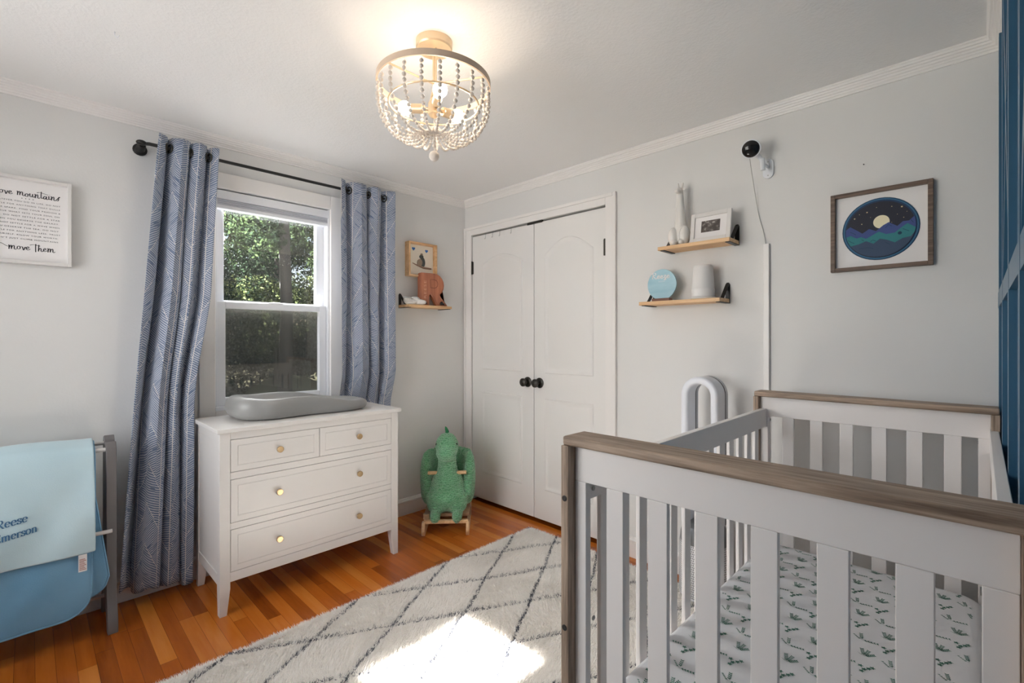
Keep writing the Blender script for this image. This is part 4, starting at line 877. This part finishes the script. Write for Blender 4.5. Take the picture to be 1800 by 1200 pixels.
obj('finial', MB().tube([(LX, LY, 2.1), (LX, LY, 1.97)], .0022, 8).ell((LX, LY, 1.96), .019, 20, 14).ell((LX, LY, 1.998), .007).ell((LX, LY, 2.015), .006).lathe([(0, 2.045), (.02, 2.047), (.024, 2.056), (.02, 2.064), (0, 2.066)], (LX, LY, 0), 20), M_bead, cl)

# ------------------------------------------------ rocking plush dinosaur
DO = Vector((.37, -.462, 0)); dr_ = Vector((.671, .741, 0)); df = Vector((.741, -.671, 0))
DM = Matrix(((dr_.x, df.x, 0, DO.x), (dr_.y, df.y, 0, DO.y), (0, 0, 1, 0), (0, 0, 0, 1))); D3 = DM.to_3x3().to_4x4()
dn = thing('rocking_toy', tuple(DO), 'green plush dinosaur rocking toy standing in the corner', 'rocking toy')
def DE(m, c, r, rot=None): m.ell(DM @ Vector(c), r, 20, 14, M=D3 @ (rot if rot else Matrix.Identity(4)))
PLM = [('REMESH', dict(mode='VOXEL', voxel_size=.0055, use_smooth_shade=True)), ('SMOOTH', dict(iterations=6, factor=.6))]
tx_ = bpy.data.textures.new('fur', 'CLOUDS'); tx_.noise_scale = .012; tx_.noise_depth = 2
PLM = PLM + [('DISPLACE', dict(texture=tx_, strength=.009, mid_level=.5))]
m = MB(); DE(m, (0, .0, .235), (.135, .13, .125)); DE(m, (0, .03, .30), (.105, .095, .11)); m.tube([DM @ Vector(p) for p in ((0, .03, .30), (0, .045, .37), (0, .05, .44), (0, .055, .50))], [.088, .07, .062, .06], 20)
DE(m, (0, .075, .555), (.078, .08, .09)); DE(m, (0, .12, .52), (.068, .07, .058)); DE(m, (0, .06, .60), (.055, .055, .045))
DE(m, (-.06, .06, .165), (.075, .08, .065)); DE(m, (.06, .06, .165), (.075, .08, .065)); DE(m, (0, .03, .2), (.148, .12, .09))
obj('body', m, M_plush, dn, mods=PLM)
m = MB()
for i in range(13):
    t = i / 12; a = R(205 - 230 * t) if False else R(180 + 180 * t); x = .145 * math.cos(a); y = -.06 + .17 * math.sin(a)
    h = .16 if .15 < t < .85 else .165
    m.ell(DM @ Vector((x, y, .335)), (.042, .05, h), 16, 12, M=D3)
for s in (-1, 1): DE(m, (s * .148, -.015, .33), (.042, .055, .175)); DE(m, (s * .135, -.01, .24), (.05, .07, .1))
DE(m, (0, -.13, .2), (.13, .1, .05)); b_ = obj('padded_backrest', m, M_plush, dn, mods=PLM)
for s in (-1, 1):
    m = MB(); DE(m, (s * .072, .15, .108), (.034, .045, .042)); DE(m, (s * .072, .11, .12), (.036, .05, .038)); obj('foot', m, M_plush, dn, mods=PLM)
    m = MB(); DE(m, (s * .066, .105, .575), (.007, .006, .008)); obj('eye', m, M_black, dn)
m = MB()
for (y, z, h, w_) in ((.062, .64, .045, .014), (.0, .61, .035, .012), (-.03, .56, .03, .012)):
    m.tube([DM @ Vector(p) for p in ((0, y, z - .02), (0, y - .004, z + h * .3), (-.008, y - .008, z + h * .75), (-.012, y - .004, z + h))], [w_, w_ * .9, w_ * .6, .002], 10)
obj('crest', m, M_felt, dn)
m = MB().tube([DM @ Vector((-.13, .055, .372)), DM @ Vector((.13, .055, .372))], .0125, 14); obj('handle', m, M_pine_x, dn, bevel=.002)
for s in (-1, 1):
    m = MB(); pts = []
    lowp = [(.19, .0), (.16, .0), (.1, .0), (-.1, .0), (-.22, .008), (-.3, .026), (-.34, .045)]
    pr = [(.205, .012), (.19, .0), (.02, .0), (-.14, .0), (-.24, .008), (-.32, .03), (-.33, .05), (-.3, .052), (-.2, .034), (.04, .034), (.1, .038), (.15, .085), (.19, .088), (.2, .07), (.212, .035)]
    m.prism(pr, lambda u, v, d: DM @ Vector((d, u, v)), s * .143 - .011, s * .143 + .011); obj('rocker', m, M_pine_y, dn, bevel=.003)
m = MB()
for y0, y1, z0, z1 in ((.145, .175, .072, .092), (-.2, -.16, .034, .06)): m.box((-.145, y0, z0), (.145, y1, z1), M=DM)
obj('crossbar', m, M_pine_x, dn, bevel=.003)
m = MB(); m.box((-.15, -.2, .092), (.15, .1, .112), M=DM); m.box((-.158, -.1, .034), (-.138, -.06, .1), M=DM); m.box((.138, -.1, .034), (.158, -.06, .1), M=DM); m.box((-.15, .12, .09), (-.11, .145, .125), M=DM)
obj('seat_board', m, wood('toy_wood', (150, 116, 86), (186, 150, 116), 'x'), dn, bevel=.002)

# ------------------------------------------------ blanket rack and blankets
rk = thing('blanket_rack', (.17, -2.58, 0), 'grey blanket rack with white rods standing by the left wall', 'blanket rack')
for y0 in (-2.25, -2.99):
    m = MB(); pr = [(.306, 0), (.306, .05), (.285, .1), (.252, .17), (.25, .5), (.248, .76), (.244, .80), (.225, .822), (.2, .818), (.19, .80), (.18, .826), (.155, .842), (.13, .835), (.118, .81), (.112, .76), (.108, .5), (.09, .17), (.055, .1), (.03, .05), (.026, 0), (.06, 0), (.09, .05), (.12, .1), (.16, .13), (.2, .1), (.24, .05), (.27, 0)]
    m.prism(pr, lambda u, v, d: (u, d, v), y0, y0 + .036); obj('end_frame', m, M_greyframe, rk, bevel=.003)
for x, z, r in ((.155, .808, .009), (.218, .788, .009), (.276, .44, .0085), (.16, .12, .008)):
    y1 = -2.25 if x < .26 else -2.236; rr = obj('rod', MB().tube([(x, -2.97 if x < .26 else -3.0, z), (x, y1 + .004, z)], r, 12), M_white, rk)
def wr(y, z): return .009 * math.sin(y * 17 - z * 9 + 1) + .005 * math.sin(y * 31 - z * 19 + 2) + .0025 * math.sin(z * 11 + y * 44)
def drape(path, yr, yl, mb, amp, rbot=0., NY=60):
    # path: list of (x, z) from behind over the rods to the front hem; yr(z, t): right edge
    P = smoothpath(path, 6); n = len(P); b = len(mb.v)
    for j, (x, z) in enumerate(P):
        t = j / (n - 1); yR = yr(t, z)
        for i in range(NY + 1):
            s = i / NY; y = yR + (yl - yR) * s; k = min(1, max(0, (.80 - z) / .25)); zz = z
            if rbot and t > .5: 
                q = max(0, 1 - (yR - y) / rbot); lim = path[-1][1] + rbot * (1 - math.sqrt(max(0, 1 - q * q))); 
                zz = max(z, lim)
            mb.v.append((x + amp * (wr(y, zz) + .006) * k * (1 if x > .16 else .3), y, zz + .004 * math.sin(y * 17) * (1 - k)))
    for j in range(n - 1):
        for i in range(NY): a = b + j * (NY + 1) + i; mb.f.append((a, a + 1, a + NY + 2, a + NY + 1)); mb.mi.append(0)
    return b, n, NY
SOL = [('SOLIDIFY', dict(thickness=.005, offset=0)), ('SUBSURF', dict(levels=1, render_levels=1))]
m = MB()
b2 = drape([(.09, .45), (.1, .62), (.125, .79), (.155, .826), (.2, .812), (.238, .77), (.25, .6), (.253, .42), (.266, .3), (.27, .175)], lambda t, z: -2.288 + .045 * min(1, max(0, (.6 - z) / .35)) * (1 if t > .5 else 0), -2.93, m, .35, .07)
b1 = drape([(.255, .60), (.292, .52), (.300, .44), (.303, .3), (.3, .12)], lambda t, z: -2.302, -2.94, m, .55, .09)
bl = obj('blanket', m, M_midblue, base=(.2, -2.58, .12), mods=SOL); tag(bl, 'sky blue blanket folded over the rack, underneath the pale one', 'blanket', 'blankets hanging on the rack'); W0[bl.name] = (.2, -2.58, .12)
for (b, n, NY), r_ in ((b2, None), (b1, None)):
    ed = [m.v[b + j * (NY + 1)] for j in range(n // 3, n)] + [m.v[b + (n - 1) * (NY + 1) + i] for i in range(1, NY + 1)]
    obj('piping', MB().tube(ed, .0042, 6), M_midblue, bl)
m = MB(); LB = [(.082, .5), (.092, .66), (.118, .8), (.152, .838), (.205, .826), (.248, .785), (.28, .66), (.312, .5), (.322, .385)]
b3 = drape(LB, lambda t, z: -2.29, -2.95, m, .6)
lb = obj('blanket', m, M_ltblue, base=(.2, -2.6, .38), mods=SOL); tag(lb, 'pale blue blanket with dark blue name lettering, uppermost on the rack', 'blanket', 'blankets hanging on the rack'); W0[lb.name] = (.2, -2.6, .38)
LBs = smoothpath(LB, 6)
def fx_(z):
    best = min((abs(q[1] - z), q[0]) for q in LBs if q[0] > .25); return best[1]
def LBF(u, v, d): 
    a = [q for q in LBs if q[0] > .24]; x = .3
    for p, q in zip(a, a[1:]):
        if q[1] <= v <= p[1]: x = p[0] + (q[0] - p[0]) * (p[1] - v) / (p[1] - q[1])
    return (x + .6 * (wr(u, v) + .006) * min(1, (.8 - v) / .25) + .0035 + d, u, v)
m = MB(); serif_text(m, 'Reese', .0195, lambda u, v, d: LBF(u, v + (u + 2.53) * .12, d), -2.534, .556, .086); serif_text(m, 'Emerson', .0195, lambda u, v, d: LBF(u, v + (u + 2.53) * .12, d), -2.523, .506, .118)
obj('embroidery', m, plain('thread_blue', (62, 110, 150), .8), lb, smooth=False)
ct = obj('care_tag', B(((.331, -2.345, .315), (.3325, -2.318, .385))), M_paper, lb); m = MB()
for k in range(8): m.box((.3325, -2.342, .322 + k * .006), (.333, -2.321 - .003 * (k % 3), .325 + k * .006))
obj('tag_print', m, plain('tag_brown', (168, 120, 112), .8), ct)

# ------------------------------------------------ outdoors
def earth(name, c1, c2, scale):
    t = NT(name); t.set(color=t.mix(t.noise(t.xyz()[3], scale, 4.), srgb(*c1), srgb(*c2)), rough=1., spec=0.); return t.m
struct('ground', B(((-60, -40, -.75), (-.16, 40, -.7))), earth('leafy_ground', (26, 27, 20), (40, 38, 29), 1.5), smooth=False)
def leafm(name, a, b):
    t = NT(name); v = t.xyz()[3]; c = t.mix(t.noise(v, 2.2, 3.), srgb(*a), srgb(*b)); t.set(color=c, rough=.95, spec=.0)
    tr = t.node('ShaderNodeBsdfTranslucent', {'Color': c}); mx = t.node('ShaderNodeMixShader', {0: .5, 1: t.b.outputs[0], 2: tr.outputs[0]}); t.t.links.new(mx.outputs[0], t.out.inputs[0]); return t.m
LFM = [leafm('leaves_dark', (13, 21, 16), (30, 40, 27)), leafm('leaves_green', (18, 28, 20), (46, 57, 33)), leafm('leaves_light', (34, 44, 26), (70, 76, 47))]
M_bark = wood('bark', (24, 22, 20), (42, 38, 34), 'z', .3, .9)
def leaves(name, blobs, n, size, mat_, parent, seed):
    rng = np.random.default_rng(seed); vol = np.array([b[3] ** 2 for b in blobs]); cnt = (n * vol / vol.sum()).astype(int); V = []
    for (x, y, z, r), c in zip(blobs, cnt):
        d = rng.normal(size=(c, 3)); d /= np.linalg.norm(d, axis=1)[:, None]; rad = r * rng.uniform(.55, 1.0, (c, 1)) ** .5
        C_ = np.array([[x, y, z]]) + d * rad; a = rng.normal(size=(c, 3)); a /= np.linalg.norm(a, axis=1)[:, None]; b = np.cross(a, rng.normal(size=(c, 3))); b /= np.linalg.norm(b, axis=1)[:, None]
        s = size * rng.uniform(.6, 1.3, (c, 1)); V.append(np.stack([C_ - a * s, C_ + b * s * .45, C_ + a * s, C_ - b * s * .45], 1))
    V = np.concatenate(V); nq = len(V); off = np.array(W0[parent.name]); me = bpy.data.meshes.new(name)
    me.vertices.add(nq * 4); me.vertices.foreach_set('co', (V.reshape(-1, 3) - off).ravel()); me.loops.add(nq * 4); me.loops.foreach_set('vertex_index', np.arange(nq * 4, dtype=np.int32)); me.polygons.add(nq); me.polygons.foreach_set('loop_start', np.arange(nq, dtype=np.int32) * 4)
    me.update(calc_edges=True); me.materials.append(mat_); o = bpy.data.objects.new(name, me); col.objects.link(o); o.parent = parent; W0[o.name] = tuple(off); return o
def tree(name, x, y, h, tr, blobs, n, size, mi, label, lean=0., seed=1):
    t = thing(name, (x, y, -.7), label, 'tree', 'trees outside the window')
    obj('trunk', MB().tube([(x, y, -.72), (x + lean * .3, y + .05, h * .35), (x + lean * .7, y - .03, h * .7), (x + lean, y, h)], [tr * 1.3, tr, tr * .85, tr * .5], 14), M_bark, t)
    leaves('foliage', blobs, n, size, LFM[mi], t, seed); return t
rt_ = random.Random(11)
def crown_blobs(x, y, z0, z1, rad, n): return [(x + rt_.uniform(-rad, rad), y + rt_.uniform(-rad, rad), rt_.uniform(z0, z1), rt_.uniform(.45, .95)) for _ in range(n)]
tree('tree', -7.6, 1.33, 5.2, .125, [(-7.9, .3, 4.3, .8), (-7.5, 2.3, 4.2, .8), (-8.2, 1.6, 4.9, .9), (-7.2, 1.2, 5.3, .7), (-8, .2, 3.2, .5), (-7.9, 2.4, 3.1, .45), (-7.3, .75, 3.35, .5), (-7.2, 2.0, 3.5, .5)], 7500, .05, 1, 'nearest tree outside the window, with the bare upright trunk', .12, 2)
tree('tree', -10.5, -.3, 6, .13, crown_blobs(-10.5, -.2, 1.6, 5.6, 1.6, 26), 26000, .06, 0, 'dark bushy tree left of the trunk outside the window', .1, 3)
tree('tree', -11.5, 2.7, 6.5, .15, crown_blobs(-11.5, 2.8, 1.5, 6, 1.7, 26), 26000, .06, 1, 'leafy green tree right of the trunk outside the window', -.1, 4)
tree('tree', -15.5, 1.2, 7, .2, crown_blobs(-15.5, 1.6, .8, 7, 3.2, 50), 36000, .09, 0, 'tall dark tree far behind the others outside', .2, 5)
tree('tree', -9.2, 1.7, 3.2, .06, crown_blobs(-9.2, 1.3, 1.5, 2.4, 1.1, 9), 5000, .045, 2, 'low yellow-green sapling in the sun outside the window', .1, 6)
# unseen tree added to block the sun; crown placed to shade the lower sash
sun_blocker = thing('tree', (-5.6, -2.35, -.7), 'broad tree added to block sun from the lower sash, out of sight left of the window', 'tree', 'trees outside the window')
obj('trunk', MB().tube([(-5.6, -2.35, -.72), (-5.55, -2.25, 1.5), (-5.5, -2.1, 3.4), (-5.46, -1.9, 5.2)], [.2, .16, .14, .08], 14), M_bark, sun_blocker)
leaves('foliage', [(-5.46, -1.87, 5.56, 1.28), (-5.3, -1.6, 5.2, 1.1), (-5.6, -2.2, 5.1, 1.2)], 60000, .06, LFM[0], sun_blocker, 9)
def shrub(x, y, z, r, n, mi, label, seed):
    t = thing('shrub', (x, y, -.7), label, 'shrub', 'shrubs outside the window'); obj('stem', MB().tube([(x, y, -.72), (x, y, z)], .03, 8), M_bark, t)
    leaves('foliage', [(x + rt_.uniform(-r, r), y + rt_.uniform(-r, r), z + rt_.uniform(-r * .6, r * .5), r * .7) for _ in range(7)], n, .06, LFM[mi], t, seed)
shrub(-11.3, .1, .75, .8, 5500, 0, 'dark shrub at the left under the trees outside', 21); shrub(-11.6, 3.4, .75, .9, 5500, 0, 'dark shrub at the right under the trees outside', 22); shrub(-12.6, 1.1, .7, 1.4, 8000, 0, 'shadowy wide shrub in the middle behind the lawn bank', 23); shrub(-12.2, 4.2, .8, 1.4, 6000, 0, 'dim shrub far right behind the lawn bank', 24); shrub(-12.5, -1.6, .8, 1.4, 6000, 0, 'dim shrub far left behind the lawn bank', 25)
gm = earth('pale_lawn', (66, 70, 52), (78, 81, 62), 3.)
struct('lawn_mound', MB().ell((-6.9, .6, -.72), (.9, 1.3, .93), 40, 20), gm); struct('lawn_mound', MB().ell((-9.6, 2.15, -.72), (1.2, 1.2, 1.06), 40, 20), gm)
# clipped hedge closing the yard
hg = thing('hedge', (-19, 3, -.7), 'dark hedge closing the yard behind the trees', 'hedge')
obj('stem', MB().tube([(-19, -4, -.72), (-19, -4, .4)], .05, 8).tube([(-19, 10, -.72), (-19, 10, .4)], .05, 8), M_bark, hg)
leaves('foliage', [(-19 + rt_.uniform(-.3, .3), -6 + i * .8, rt_.uniform(.2, 1.6), 1.1) for i in range(24)], 60000, .11, LFM[0], hg, 31)
